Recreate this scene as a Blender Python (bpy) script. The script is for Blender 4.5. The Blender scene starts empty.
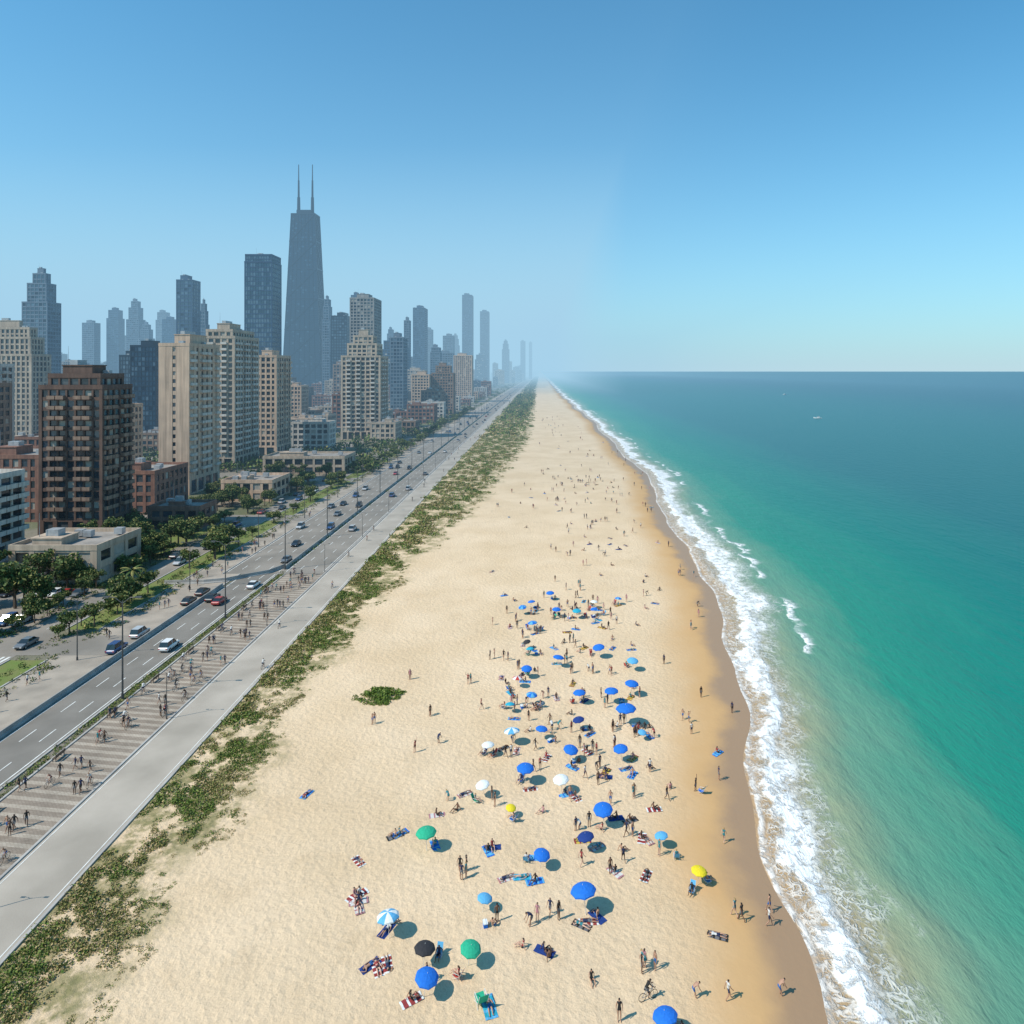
import bpy, math, random
import numpy as np
from mathutils import Vector, noise as mnoise
random.seed(7); rng=np.random.default_rng(7)
scene=bpy.context.scene
COL=scene.collection
# ------------------------------------------------------------------ materials
def newmat(name):
    m=bpy.data.materials.new(name); m.use_nodes=True
    nt=m.node_tree; b=nt.nodes['Principled BSDF']; return m,nt,b
def nd(nt,t,**k):
    n=nt.nodes.new(t)
    for a,v in k.items():
        if a.startswith('i_'):
            key=a[2:]
            key=int(key) if key.isdigit() else key.replace('_',' ')
            n.inputs[key].default_value=v
        else: setattr(n,a,v)
    return n
def lk(nt,a,b): nt.links.new(a,b)
def rgba(c): return (c[0],c[1],c[2],1)
def M(name,c1,c2=None,scale=1.0,rough=.8,bump=0,bscale=None,spec=.4,metal=0,detail=3):
    m,nt,b=newmat(name)
    b.inputs['Roughness'].default_value=rough; b.inputs['Metallic'].default_value=metal
    b.inputs['Specular IOR Level'].default_value=spec
    tc=nd(nt,'ShaderNodeTexCoord')
    n=nd(nt,'ShaderNodeTexNoise',i_Scale=scale,i_Detail=detail); lk(nt,tc.outputs['Object'],n.inputs['Vector'])
    if c2 is None: c2=tuple(x*.8 for x in c1)
    r=nd(nt,'ShaderNodeValToRGB'); r.color_ramp.elements[0].position=.35; r.color_ramp.elements[1].position=.65
    r.color_ramp.elements[0].color=rgba(c2); r.color_ramp.elements[1].color=rgba(c1)
    lk(nt,n.outputs['Fac'],r.inputs['Fac']); lk(nt,r.outputs['Color'],b.inputs['Base Color'])
    if bump:
        n2=nd(nt,'ShaderNodeTexNoise',i_Scale=bscale or scale*4,i_Detail=3); lk(nt,tc.outputs['Object'],n2.inputs['Vector'])
        bp=nd(nt,'ShaderNodeBump',i_Strength=bump,i_Distance=.1); lk(nt,n2.outputs['Fac'],bp.inputs['Height']); lk(nt,bp.outputs['Normal'],b.inputs['Normal'])
    return m
# ------------------------------------------------------------------ mesh builder
class MB:
    def __init__(s): s.v=[];s.f=[];s.m=[]
    def quad(s,a,b,c,d,m=0):
        i=len(s.v); s.v+= [a,b,c,d]; s.f.append((i,i+1,i+2,i+3)); s.m.append(m)
    def box(s,x0,x1,y0,y1,z0,z1,m=0,bottom=True):
        i=len(s.v)
        s.v+=[(x0,y0,z0),(x1,y0,z0),(x1,y1,z0),(x0,y1,z0),(x0,y0,z1),(x1,y0,z1),(x1,y1,z1),(x0,y1,z1)]
        fs=[(0,1,5,4),(1,2,6,5),(2,3,7,6),(3,0,4,7),(4,5,6,7)]
        if bottom: fs.append((3,2,1,0))
        for f in fs: s.f.append(tuple(i+k for k in f)); s.m.append(m)
    def tube(s,p0,p1,r0,r1,n=6,m=0,cap=True):
        p0=Vector(p0);p1=Vector(p1);d=(p1-p0)
        if d.length<1e-6: return
        d.normalize(); u=d.orthogonal().normalized(); w=d.cross(u); i=len(s.v)
        for p,r in((p0,r0),(p1,r1)):
            for k in range(n):
                a=2*math.pi*k/n; s.v.append(tuple(p+u*(math.cos(a)*r)+w*(math.sin(a)*r)))
        for k in range(n):
            k2=(k+1)%n; s.f.append((i+k,i+k2,i+n+k2,i+n+k)); s.m.append(m)
        if cap:
            s.f.append(tuple(i+n+k for k in range(n))); s.m.append(m)
            s.f.append(tuple(i+k for k in reversed(range(n)))); s.m.append(m)
    def beam(s,a,b,w,nrm,t,m=0):
        a=Vector(a);b=Vector(b);nrm=Vector(nrm).normalized();d=(b-a).normalized();u=d.cross(nrm)*(w/2);o=nrm*t
        p=[a-u,a+u,b+u,b-u];q=[x+o for x in p];i=len(s.v)
        s.v+=[tuple(x) for x in p+q]
        for f in[(4,5,6,7),(0,1,5,4),(1,2,6,5),(2,3,7,6),(3,0,4,7)]: s.f.append(tuple(i+k for k in f)); s.m.append(m)
    def mesh(s,name,mats,smooth=False):
        me=bpy.data.meshes.new(name); me.from_pydata(s.v,[],s.f); 
        for m in mats: me.materials.append(m)
        me.polygons.foreach_set('material_index',s.m)
        if smooth: me.polygons.foreach_set('use_smooth',[True]*len(s.f))
        me.update(); return me
def put(name,me,loc=(0,0,0),rz=0,sc=1,parent=None,rot=None):
    o=bpy.data.objects.new(name,me); o.location=loc; o.rotation_euler=rot or (0,0,rz)
    o.scale=(sc,sc,sc) if not hasattr(sc,'__len__') else sc
    COL.objects.link(o)
    if parent: o.parent=parent
    return o
def quads_np(name,V,mi,mats):
    n=V.shape[0]; me=bpy.data.meshes.new(name)
    me.vertices.add(n*4); me.vertices.foreach_set('co',V.reshape(-1).astype(np.float32))
    me.loops.add(n*4); me.loops.foreach_set('vertex_index',np.arange(n*4,dtype=np.int32))
    me.polygons.add(n); me.polygons.foreach_set('loop_start',np.arange(0,n*4,4,dtype=np.int32)); me.polygons.foreach_set('loop_total',np.full(n,4,dtype=np.int32))
    for m in mats: me.materials.append(m)
    me.polygons.foreach_set('material_index',mi.astype(np.int32)); me.update(calc_edges=True); me.validate(); return me
def leaf_quads(C,R,L,size,flat=.6,up=False):
    K=len(C); C=np.asarray(C,float); R=np.asarray(R,float)
    d=rng.normal(size=(K,L,3)); d/=np.linalg.norm(d,axis=2,keepdims=True)
    if up: d[:,:,2]=np.abs(d[:,:,2])
    rr=rng.random((K,L,1))**.35
    P=C[:,None,:]+d*rr*R[:,None,None]*np.array([1,1,flat])
    a=rng.normal(size=(K,L,3))+d*.3; a/=np.linalg.norm(a,axis=2,keepdims=True)
    b=np.cross(a,rng.normal(size=(K,L,3))); b/=np.linalg.norm(b,axis=2,keepdims=True)
    s=(size*(.6+.8*rng.random((K,L,1)))) * (R[:,None,None]/R.mean())
    V=np.stack([P-a*s*.5,P+b*s*.32,P+a*s*.5,P-b*s*.32],axis=2)
    return V.reshape(-1,4,3)
# ------------------------------------------------------------------ shoreline survey (metres; camera stands over x=0,y=0)
SY=[0,52,58,65,71,88,105,127,149,202,270,345,600,1000,1423,3800,60000]
SX=[22.0,22.1,22.4,23.0,24.2,27.8,31.5,35.0,38.0,43.0,47,49.5,53,49,45,44,44]
def shore(y):
    y=np.asarray(y,float)
    s=np.interp(y,SY,SX)
    return s+.9*np.sin(y/7.3)*np.exp(-y/400)+.6*np.sin(y/3.1+1)*np.exp(-y/200)+1.6*np.sin(y/27+2)*np.clip(y/150-.3,0,1)+1.3*np.sin(y/61+2)*np.clip(y/200-.3,0,1)
VY=[0,53,71,104,132,172,265,495,1178,60000]; VX=[-34,-34.3,-34.6,-37,-36.5,-34,-22,-8,-9,-6]
def vegedge(y): return np.interp(y,VY,VX)+1.6*np.sin(np.asarray(y)/6.)+1.2*np.sin(np.asarray(y)/2.3)
rows=[15.]
while rows[-1]<60000:
    y=rows[-1]; rows.append(y+max(1.0,y*.014) if y<3000 else y*1.12)
rows=np.array(rows)
def grid(name,X,Y,Z,mat,attrs,smooth=True):
    nr,nc=X.shape; me=bpy.data.meshes.new(name)
    V=np.stack([X,Y,Z],-1).reshape(-1,3)
    idx=np.arange(nr*nc).reshape(nr,nc)
    F=np.stack([idx[:-1,:-1],idx[:-1,1:],idx[1:,1:],idx[1:,:-1]],-1).reshape(-1,4)
    me.vertices.add(len(V)); me.vertices.foreach_set('co',V.reshape(-1).astype(np.float32))
    me.loops.add(len(F)*4); me.loops.foreach_set('vertex_index',F.reshape(-1).astype(np.int32))
    me.polygons.add(len(F)); me.polygons.foreach_set('loop_start',np.arange(0,len(F)*4,4,dtype=np.int32)); me.polygons.foreach_set('loop_total',np.full(len(F),4,dtype=np.int32))
    me.update(calc_edges=True)
    me.polygons.foreach_set('use_smooth',[smooth]*len(F))
    for k,a in attrs.items():
        at=me.attributes.new(k,'FLOAT','POINT'); at.data.foreach_set('value',a.reshape(-1).astype(np.float32))
    me.materials.append(mat); return put(name,me)
def hgt(x,y):
    return .5*math.sin(x/5.1+math.sin(y/7.)*1.5)*math.sin(y/6.3+x/11.)+.5*mnoise.noise(Vector((x*.4,y*.4,0)))
# ---- ground material
def ground_mat():
    m,nt,b=newmat('sand_and_earth')
    g=nd(nt,'ShaderNodeNewGeometry'); P=g.outputs['Position']
    def noise(sc,det=4,rough=.55):
        n=nd(nt,'ShaderNodeTexNoise',i_Scale=sc,i_Detail=det,i_Roughness=rough); lk(nt,P,n.inputs['Vector']); return n.outputs['Fac']
    def ramp(f,p0,c0,p1,c1):
        r=nd(nt,'ShaderNodeValToRGB'); e=r.color_ramp.elements; e[0].position=p0;e[0].color=rgba(c0);e[1].position=p1;e[1].color=rgba(c1); lk(nt,f,r.inputs['Fac']); return r.outputs['Color']
    def mix(f,a,c):
        x=nd(nt,'ShaderNodeMix',data_type='RGBA'); lk(nt,f,x.inputs[0]); 
        lk(nt,a,x.inputs[6]) if not isinstance(a,tuple) else setattr(x.inputs[6],'default_value',rgba(a))
        lk(nt,c,x.inputs[7]) if not isinstance(c,tuple) else setattr(x.inputs[7],'default_value',rgba(c)); return x.outputs[2]
    def math_(op,a,c=None,clamp=False):
        x=nd(nt,'ShaderNodeMath',operation=op,use_clamp=clamp)
        for i,v in enumerate((a,c)):
            if v is None: continue
            if isinstance(v,(int,float)): x.inputs[i].default_value=v
            else: lk(nt,v,x.inputs[i])
        return x.outputs[0]
    def mr(v,a,c,lo=0,hi=1):
        x=nd(nt,'ShaderNodeMapRange',interpolation_type='SMOOTHSTEP'); lk(nt,v,x.inputs[0]); x.inputs[1].default_value=a;x.inputs[2].default_value=c;x.inputs[3].default_value=lo;x.inputs[4].default_value=hi; return x.outputs[0]
    def attr(n): return nd(nt,'ShaderNodeAttribute',attribute_name=n).outputs['Fac']
    sand=ramp(noise(.06),.35,(.63,.47,.30),.65,(.71,.545,.37))
    sand=mix(math_('MULTIPLY',mr(noise(3.5,6,.7),.5,.7),.4),sand,(.42,.30,.18))
    # faint darker trampled zones
    sand=mix(math_('MULTIPLY',mr(noise(.22,5,.65),.52,.70),.30),sand,(.50,.365,.225))
    d=math_('ADD',attr('shore_d'),math_('MULTIPLY',math_('SUBTRACT',noise(.12,4),.5),7.))
    damp=mr(d,-15.,-5.); wet=mr(d,-6.,-2.0)
    col=mix(damp,sand,(.54,.335,.155)); col=mix(wet,col,(.34,.22,.13))
    veg=math_('MULTIPLY',attr('veg'),mr(noise(.28,6,.7),.42,.56),clamp=True)
    vcol=ramp(noise(1.3),.4,(.15,.15,.05),.62,(.32,.26,.13))
    col=mix(math_('MULTIPLY',veg,.85),col,vcol)
    city=attr('city')
    ccol=ramp(noise(.03,6),.42,(.21,.185,.155),.56,(.08,.10,.035))
    ccol=mix(math_('MULTIPLY',noise(.4),.5),ccol,(.26,.225,.18))
    col=mix(city,col,ccol)
    lk(nt,col,b.inputs['Base Color'])
    lk(nt,mr(wet,0,1,.95,.4),b.inputs['Roughness']); b.inputs['Specular IOR Level'].default_value=.25
    vo=nd(nt,'ShaderNodeTexVoronoi',i_Scale=1.6,feature='F1'); lk(nt,P,vo.inputs['Vector'])
    h=math_('ADD',math_('MULTIPLY',noise(1.2,7,.70),1.0),math_('MULTIPLY',vo.outputs['Distance'],.3))
    bp=nd(nt,'ShaderNodeBump',i_Distance=.28); lk(nt,h,bp.inputs['Height']); lk(nt,mr(damp,0,1,.8,.12),bp.inputs['Strength'])
    lk(nt,bp.outputs['Normal'],b.inputs['Normal']); return m
xs=np.concatenate([-np.geomspace(60000,90,24),np.arange(-84,-50,4.),np.arange(-48,62,1.),np.array([64,68,74,82,95,120,200,500,2000,10000,60000.])])
X,Y=np.meshgrid(xs,rows); D=X-shore(rows)[:,None]
Z=np.where(D<0,-.5*np.clip((D+12)/12,0,1)**1.4,-.5-.09*np.clip(D,0,40))
H=np.vectorize(hgt)(X,Y); bm=np.clip((X+44)/4,0,1)*np.clip((-D-8)/8,0,1)
Z=Z+H*.16*bm*(Y<1500)
ve=vegedge(rows)[:,None]
veg=np.clip((ve+2.5-X)/5.,0,1)*np.clip((X+60)/4,0,1)
city=np.clip((-X-48)/3,0,1)
grid('ground',X,Y,Z,ground_mat(),{'shore_d':D,'veg':veg,'city':city})
def ground_z(x,y):
    d=x-float(shore(y)); z=-.5*min(1,max(0,(d+12)/12))**1.4 if d<0 else -.5-.09*d
    return z+hgt(x,y)*.16*min(1,max(0,(x+44)/4))*min(1,max(0,(-d-8)/8))
# ---- water
def water_mat():
    m,nt,b=newmat('sea_water')
    g=nd(nt,'ShaderNodeNewGeometry'); P=g.outputs['Position']
    def noise(sc,det=4,rough=.55,vec=None,dist=0):
        n=nd(nt,'ShaderNodeTexNoise',i_Scale=sc,i_Detail=det,i_Roughness=rough,i_Distortion=dist); lk(nt,vec or P,n.inputs['Vector']); return n.outputs['Fac']
    def m_(op,a,c=None,clamp=False):
        x=nd(nt,'ShaderNodeMath',operation=op,use_clamp=clamp)
        for i,v in enumerate((a,c)):
            if v is None: continue
            if isinstance(v,(int,float)): x.inputs[i].default_value=v
            else: lk(nt,v,x.inputs[i])
        return x.outputs[0]
    def mr(v,a,c,lo=0,hi=1):
        x=nd(nt,'ShaderNodeMapRange',interpolation_type='SMOOTHSTEP'); lk(nt,v,x.inputs[0]); x.inputs[1].default_value=a;x.inputs[2].default_value=c;x.inputs[3].default_value=lo;x.inputs[4].default_value=hi; return x.outputs[0]
    d=nd(nt,'ShaderNodeAttribute',attribute_name='shore_d').outputs['Fac']
    sep=nd(nt,'ShaderNodeSeparateXYZ'); lk(nt,P,sep.inputs[0]); PY=sep.outputs['Y']
    dn=m_('ADD',d,m_('MULTIPLY',m_('SUBTRACT',noise(.09,5,.6),.5),7.))
    r=nd(nt,'ShaderNodeValToRGB'); e=r.color_ramp.elements
    stops=[(0,(.42,.28,.16)),(.035,(.38,.29,.17)),(.075,(.24,.29,.19)),(.13,(.12,.27,.19)),(.24,(.02,.225,.16)),(.5,(.001,.175,.145)),(1,(.0005,.12,.13))]
    e[0].position=0;e[0].color=rgba(stops[0][1]);e[1].position=1;e[1].color=rgba(stops[-1][1])
    for p,c in stops[1:-1]:
        q=e.new(p); q.color=rgba(c)
    mp=nd(nt,'ShaderNodeMapping',i_Scale=(.05,.008,1)); lk(nt,P,mp.inputs['Vector'])
    st=m_('MULTIPLY',m_('SUBTRACT',noise(1,5,.6,mp.outputs['Vector'],.6),.5),44.)
    dcol=m_('ADD',dn,m_('MULTIPLY',st,mr(d,5,40)))
    lk(nt,m_('DIVIDE',dcol,110.,True),r.inputs['Fac'])
    deep=nd(nt,'ShaderNodeMix',data_type='RGBA'); lk(nt,mr(d,100,900),deep.inputs[0]); lk(nt,r.outputs['Color'],deep.inputs[6]); deep.inputs[7].default_value=(.0005,.07,.11,1)
    # foam
    vdist=nd(nt,'ShaderNodeTexNoise',i_Scale=.5,i_Detail=3); lk(nt,P,vdist.inputs['Vector'])
    vm=nd(nt,'ShaderNodeVectorMath',operation='MULTIPLY_ADD'); lk(nt,vdist.outputs['Color'],vm.inputs[0]); vm.inputs[1].default_value=(2.2,2.2,2.2); lk(nt,P,vm.inputs[2])
    def lace(sc,t0,t1):
        vo=nd(nt,'ShaderNodeTexVoronoi',i_Scale=sc,feature='DISTANCE_TO_EDGE'); lk(nt,vm.outputs[0],vo.inputs['Vector']); return mr(vo.outputs['Distance'],t0,t1,1,0)
    lc=m_('MAXIMUM',lace(.9,.03,.15),lace(2.1,.03,.13))
    cl=mr(noise(.7,6,.7,None,.6),.37,.51)
    mpy=nd(nt,'ShaderNodeMapping',i_Scale=(.01,.045,1)); lk(nt,P,mpy.inputs['Vector'])
    wv=noise(1,3,.5,mpy.outputs['Vector'])
    d1=m_('ADD',d,m_('MULTIPLY',m_('SUBTRACT',noise(.13,6,.64),.5),10.))
    def band(dd,a0,a1,b0,b1): return m_('MULTIPLY',mr(dd,a0,a1),mr(dd,b0,b1,1,0))
    inner=m_('ADD',m_('MULTIPLY',m_('SUBTRACT',noise(1,3,.5,mpy.outputs['Vector'],.4),.5),9.),m_('ADD',2.2,mr(PY,80,140,0,1.5)))
    di=m_('SUBTRACT',d1,inner)
    wid=m_('MULTIPLY',mr(wv,.3,.7,.5,1.),mr(PY,75,130,5.6,7.5))
    core=m_('MULTIPLY',mr(di,-1.0,.1),mr(m_('SUBTRACT',di,wid),-2.6,.3,1,0))
    crest=band(di,-.6,.1,1.2,2.6)
    halo=m_('MULTIPLY',mr(d1,-.5,.6),mr(m_('SUBTRACT',di,wid),.0,3.,1,0))
    f=m_('MAXIMUM',m_('MULTIPLY',core,m_('ADD',m_('MULTIPLY',cl,.85),m_('MULTIPLY',lc,.75),True)),m_('MULTIPLY',m_('MULTIPLY',halo,lc),m_('MULTIPLY',cl,.5)))
    f=m_('MAXIMUM',f,m_('MULTIPLY',crest,m_('ADD',cl,.45,True)))
    edge=band(m_('ADD',d,m_('MULTIPLY',m_('SUBTRACT',noise(.4,4),.5),1.2)),-.35,-.1,.15,.8)
    f=m_('MAXIMUM',f,m_('MULTIPLY',edge,m_('ADD',m_('MULTIPLY',cl,.45),.2)))
    gate=m_('MULTIPLY',mr(noise(1,2,.5,mpy.outputs['Vector'],1.),.50,.57),mr(PY,90,112))
    d2=m_('ADD',d,m_('MULTIPLY',m_('SUBTRACT',noise(.09,5,.6),.5),12.))
    b2=m_('MULTIPLY',band(d2,13.5,14.,14.4,16.),gate)
    f=m_('MAXIMUM',f,m_('MULTIPLY',b2,m_('ADD',cl,.1,True)))
    f=m_('MULTIPLY',f,1.,True)
    mx=nd(nt,'ShaderNodeMix',data_type='RGBA'); lk(nt,f,mx.inputs[0]); lk(nt,deep.outputs[2],mx.inputs[6]); mx.inputs[7].default_value=(.86,.87,.86,1)
    lk(nt,mx.outputs[2],b.inputs['Base Color'])
    lk(nt,mr(f,0,1,.3,.9),b.inputs['Roughness']); b.inputs['Specular IOR Level'].default_value=.12; b.inputs['IOR'].default_value=1.33
    mp2=nd(nt,'ShaderNodeMapping',i_Scale=(1.,.35,1)); lk(nt,P,mp2.inputs['Vector'])
    h=m_('ADD',m_('MULTIPLY',noise(.5,6,.64,mp2.outputs['Vector']),1.),m_('MULTIPLY',m_('MULTIPLY',f,cl),.35))
    bp=nd(nt,'ShaderNodeBump',i_Distance=.9,i_Strength=.75); lk(nt,h,bp.inputs['Height']); lk(nt,bp.outputs['Normal'],b.inputs['Normal'])
    return m
ds=np.concatenate([np.arange(-3,30,.6),np.arange(30,90,2.5),np.geomspace(90,60000,26)])
Dw,Yw=np.meshgrid(ds,rows); Xw=Dw+shore(rows)[:,None]
swell=np.exp(-((Dw-3.5-1.8*np.sin(Yw/17.))/1.4)**2)*.40+np.exp(-((Dw-12-2*np.sin(Yw/23.+1))/1.8)**2)*.35*(.6+.4*np.sin(Yw/31.))
swell+=.15*np.sin(Dw/2.6+np.sin(Yw/15.)*1.2)*np.clip((Dw-12)/10,0,1)*np.exp(-Dw/120)
Zw=-.5+swell*np.exp(-Yw/900)
grid('sea_water',Xw,Yw,Zw,water_mat(),{'shore_d':Dw})
# ------------------------------------------------------------------ roads and paving
asphalt=M('asphalt',(.215,.195,.17),(.16,.145,.125),.15,.85,.15,8,detail=6)
asph2=M('asphalt_old',(.27,.24,.205),(.19,.17,.145),.1,.85,.15,8,detail=6)
conc=M('concrete_path',(.42,.37,.31),(.31,.272,.225),.12,.85,.1,6,detail=6)
conc2=M('pavement_slabs',(.38,.325,.265),(.26,.225,.185),.2,.85,.15,5,detail=6)
paint=M('road_paint',(.75,.74,.70),(.55,.54,.5),.8,.6)
kerbm=M('kerb_concrete',(.42,.40,.37),(.33,.31,.29),.5,.8)
barr=M('barrier_concrete',(.36,.35,.33),(.24,.235,.225),.4,.8,.1)
grassm=M('lawn_grass',(.12,.18,.035),(.17,.17,.06),.25,.95,.4,5)
def plaza_mat():
    m,nt,b=newmat('striped_paving')
    g=nd(nt,'ShaderNodeNewGeometry')
    mp=nd(nt,'ShaderNodeMapping'); mp.inputs['Rotation'].default_value=(0,0,math.radians(8)); lk(nt,g.outputs['Position'],mp.inputs['Vector'])
    w=nd(nt,'ShaderNodeTexWave',bands_direction='Y',i_Scale=.22,i_Distortion=.0); lk(nt,mp.outputs[0],w.inputs['Vector'])
    r=nd(nt,'ShaderNodeValToRGB'); r.color_ramp.interpolation='CONSTANT'; e=r.color_ramp.elements; e[0].color=rgba((.30,.245,.195)); e[1].position=.62; e[1].color=rgba((.44,.38,.31)); lk(nt,w.outputs['Color'],r.inputs['Fac'])
    br=nd(nt,'ShaderNodeTexBrick',i_Scale=1.2); br.inputs['Color1'].default_value=(1,1,1,1);br.inputs['Color2'].default_value=(.82,.8,.78,1);br.inputs['Mortar'].default_value=(.6,.58,.55,1);br.inputs['Mortar Size'].default_value=.03
    lk(nt,g.outputs['Position'],br.inputs['Vector'])
    n=nd(nt,'ShaderNodeTexNoise',i_Scale=.25,i_Detail=6); lk(nt,g.outputs['Position'],n.inputs['Vector'])
    rr=nd(nt,'ShaderNodeMapRange'); lk(nt,n.outputs['Fac'],rr.inputs[0]); rr.inputs[1].default_value=.3;rr.inputs[2].default_value=.7;rr.inputs[3].default_value=.75;rr.inputs[4].default_value=1.15
    a=nd(nt,'ShaderNodeMix',data_type='RGBA',blend_type='MULTIPLY'); a.inputs[0].default_value=1; lk(nt,r.outputs[0],a.inputs[6]); lk(nt,br.outputs['Color'],a.inputs[7])
    c=nd(nt,'ShaderNodeMix',data_type='RGBA',blend_type='MULTIPLY'); c.inputs[0].default_value=1; lk(nt,a.outputs[2],c.inputs[6]); lk(nt,rr.outputs[0],c.inputs[7])
    lk(nt,c.outputs[2],b.inputs['Base Color']); b.inputs['Roughness'].default_value=.85; return m
def sheet(name,x0,x1,y0,y1,z,mat):
    mb=MB(); mb.quad((x0,y0,z),(x1,y0,z),(x1,y1,z),(x0,y1,z)); return put(name,mb.mesh(name,[mat]))
FAR=7000
sheet('beach_road',-53,-45.6,20,FAR,.03,conc)
sheet('plaza_pavement',-62.6,-53.3,20,168,.026,plaza_mat())
sheet('highway_road',-78,-53.3,168.2,FAR,.022,asph2)
sheet('highway_road',-73.2,-64.6,20,168,.024,asphalt)
sheet('sidewalk_pavement',-85,-74,20,FAR*.5,.018,conc2)
sheet('service_road',-99,-92,20,FAR*.5,.018,asph2)
sheet('lawn',-91.5,-85.3,20,118,.014,grassm)
sheet('lawn',-91.5,-85.3,132,420,.014,grassm)
sheet('parking_lot',-126,-99.6,131,157,.014,asph2)
sheet('park_lawn',-124,-103,185,215,.014,grassm)
sheet('park_lawn',-116,-99.4,100,119,.014,grassm)
sheet('park_lawn',-128,-101,300,309,.014,grassm)
for yy in (120,228,310,385,470,600,760,960,1250,1600):
    sheet('cross_street',-2500,-78.2 if yy>168 else -74,yy,yy+9,.03,asph2)
for xx in (-128,-196,-262,-345,-440,-560,-700):
    sheet('city_street',xx-5,xx+5,225,2500,.034,asph2)
mb=MB()
def strip(x,w,y0,y1,z=.045): mb.quad((x-w/2,y0,z),(x+w/2,y0,z),(x+w/2,y1,z),(x-w/2,y1,z))
for x in (-65.1,-72.7): strip(x,.18,20,168)
y=20
while y<700:
    for x in ([-67.5,-70.2] if y<165 else [-57,-60.4,-68.2,-71.8,-75]): strip(x,.16,y,y+3.2)
    if y<420: strip(-95.5,.14,y,y+2.5)
    y+=8
for x in (-53.9,-63.2,-65.0,-77.6): strip(x,.18,170,2500)
for x in (-52.6,-46.0): strip(x,.12,20,1500)
for i in range(10): strip(-101.5-i*2.6,.12,133,137.5); strip(-101.5-i*2.6,.12,150,154.5)
for i in range(7): strip(-92.6-i*1.0,.5,116.3,119.3,.05)
put('road_markings',mb.mesh('road_markings',[paint]))
mb=MB()
for (x,y0,y1) in [(-53.15,20,2500),(-45.45,20,2500),(-62.75,20,168),(-64.45,20,168),(-73.85,20,168),(-85.15,20,118),(-91.7,20,118),(-85.15,132,420),(-91.7,132,420),(-78.15,168,2500)]:
    mb.box(x-.14,x+.14,y0,y1,0,.15)
put('kerb',mb.mesh('kerb',[kerbm]))
def jersey(name,pts):
    b=MB(); prof=[(-.3,0),(-.3,.15),(-.12,.4),(-.09,.95),(.09,.95),(.12,.4),(.3,.15),(.3,0)]
    rings=[]
    for i,p in enumerate(pts):
        q=pts[min(i+1,len(pts)-1)];o=pts[max(i-1,0)];t=Vector((q[0]-o[0],q[1]-o[1],0)).normalized();n=Vector((t.y,-t.x,0))
        i0=len(b.v)
        for a,z in prof: b.v.append((p[0]+n.x*a,p[1]+n.y*a,z))
        rings.append(i0)
    for r0,r1 in zip(rings,rings[1:]):
        for k in range(7): b.f.append((r0+k,r0+k+1,r1+k+1,r1+k)); b.m.append(0)
    for r in (rings[0],rings[-1]): b.f.append(tuple(r+k for k in range(8))); b.m.append(0)
    return put(name,b.mesh(name,[barr]))
jersey('concrete_barrier',[(-73.5,20+i*6) for i in range(24)])
jersey('concrete_barrier',[(-64.2,172+i*20) for i in range(90)])
jersey('concrete_barrier',[(-74.5,162),(-71,165.3),(-67,168.5),(-64.9,174)][::-1]+[(-79,160.5),(-88,160)])
# ------------------------------------------------------------------ vegetation
lf1=M('leaf_bright',(.15,.22,.03),(.11,.165,.025),3,.7); lf2=M('leaf_mid',(.085,.135,.028),(.055,.09,.02),3,.7)
lf3=M('leaf_dark',(.045,.07,.02),(.03,.047,.015),3,.8); lf4=M('grass_dry',(.42,.32,.145),(.30,.23,.10),3,.8); lf5=M('leaf_olive',(.23,.22,.065),(.17,.16,.045),3,.8)
bark=M('bark',(.14,.10,.07),(.08,.06,.045),4,.9,.4)
LM=[lf1,lf2,lf3,lf4,lf5]
def scatter_strip(n,y0,y1,rmin,rmax,thr):
    C=[];R=[]
    while len(C)<n:
        y=y0+(y1-y0)*random.random(); x0=-45.0; x1=float(vegedge(y))+1.5
        x=random.uniform(x0,x1)
        v=mnoise.noise(Vector((x*.20,y*.13,3)))+.6*mnoise.noise(Vector((x*.7,y*.55,9)))
        edgef=min(1,(x1-x)/7.)
        if v+.3*edgef<thr+random.uniform(-.17,.17): continue
        r=random.uniform(rmin,rmax)*(.5+.65*edgef); C.append((x,y,ground_z(x,y)-.05)); R.append(r)
    return C,R
Vs=[];Ms=[]
for (n,a,b_,r0,r1,L,s,thr) in [(3000,34,95,.22,.68,44,.14,.19),(2500,95,180,.35,.9,32,.21,.18),(2700,180,520,.6,1.7,28,.42,.17),(1700,520,1500,1.4,3.6,22,1.1,.08)]:
    C,R=scatter_strip(n,a,b_,r0,r1,thr); V=leaf_quads(C,R,L,s,.5,True); Vs.append(V)
    w=np.array([mnoise.noise(Vector((c[0]*.12,c[1]*.12,20))) for c in C])
    mi=rng.choice(5,size=(len(C),L),p=[.14,.11,.03,.32,.40]) 
    g=rng.choice(5,size=(len(C),L),p=[.54,.16,.03,.06,.21]); mi=np.where((w>.03)[:,None],g,mi); Ms.append(mi.reshape(-1))
put('dune_vegetation',quads_np('dune_vegetation',np.concatenate(Vs),np.concatenate(Ms),LM))
def bushmass(name,C,R,L,s,p,flat=.75):
    V=leaf_quads(C,R,L,s,flat,True); mi=rng.choice(5,size=len(V),p=p); return put(name,quads_np(name,V,mi,LM))
C=[];R=[]
for i in range(110):
    a=random.random()*6.28; r=random.random()**.5
    C.append((-24.7+3.7*r*math.cos(a)+.6*math.sin(3*a),104.8+3.0*r*math.sin(a),-.05+.4*(1-r))); R.append(random.uniform(.4,.9)*(1.25-r*.7))
bushmass('beach_shrub',C,R,60,.22,[.82,.12,.01,.0,.05])
C=[];R=[];y=20
while y<168: 
    C.append((-63.6+random.uniform(-.45,.45),y,.0));R.append(random.uniform(.35,.75)); y+=.5
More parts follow.
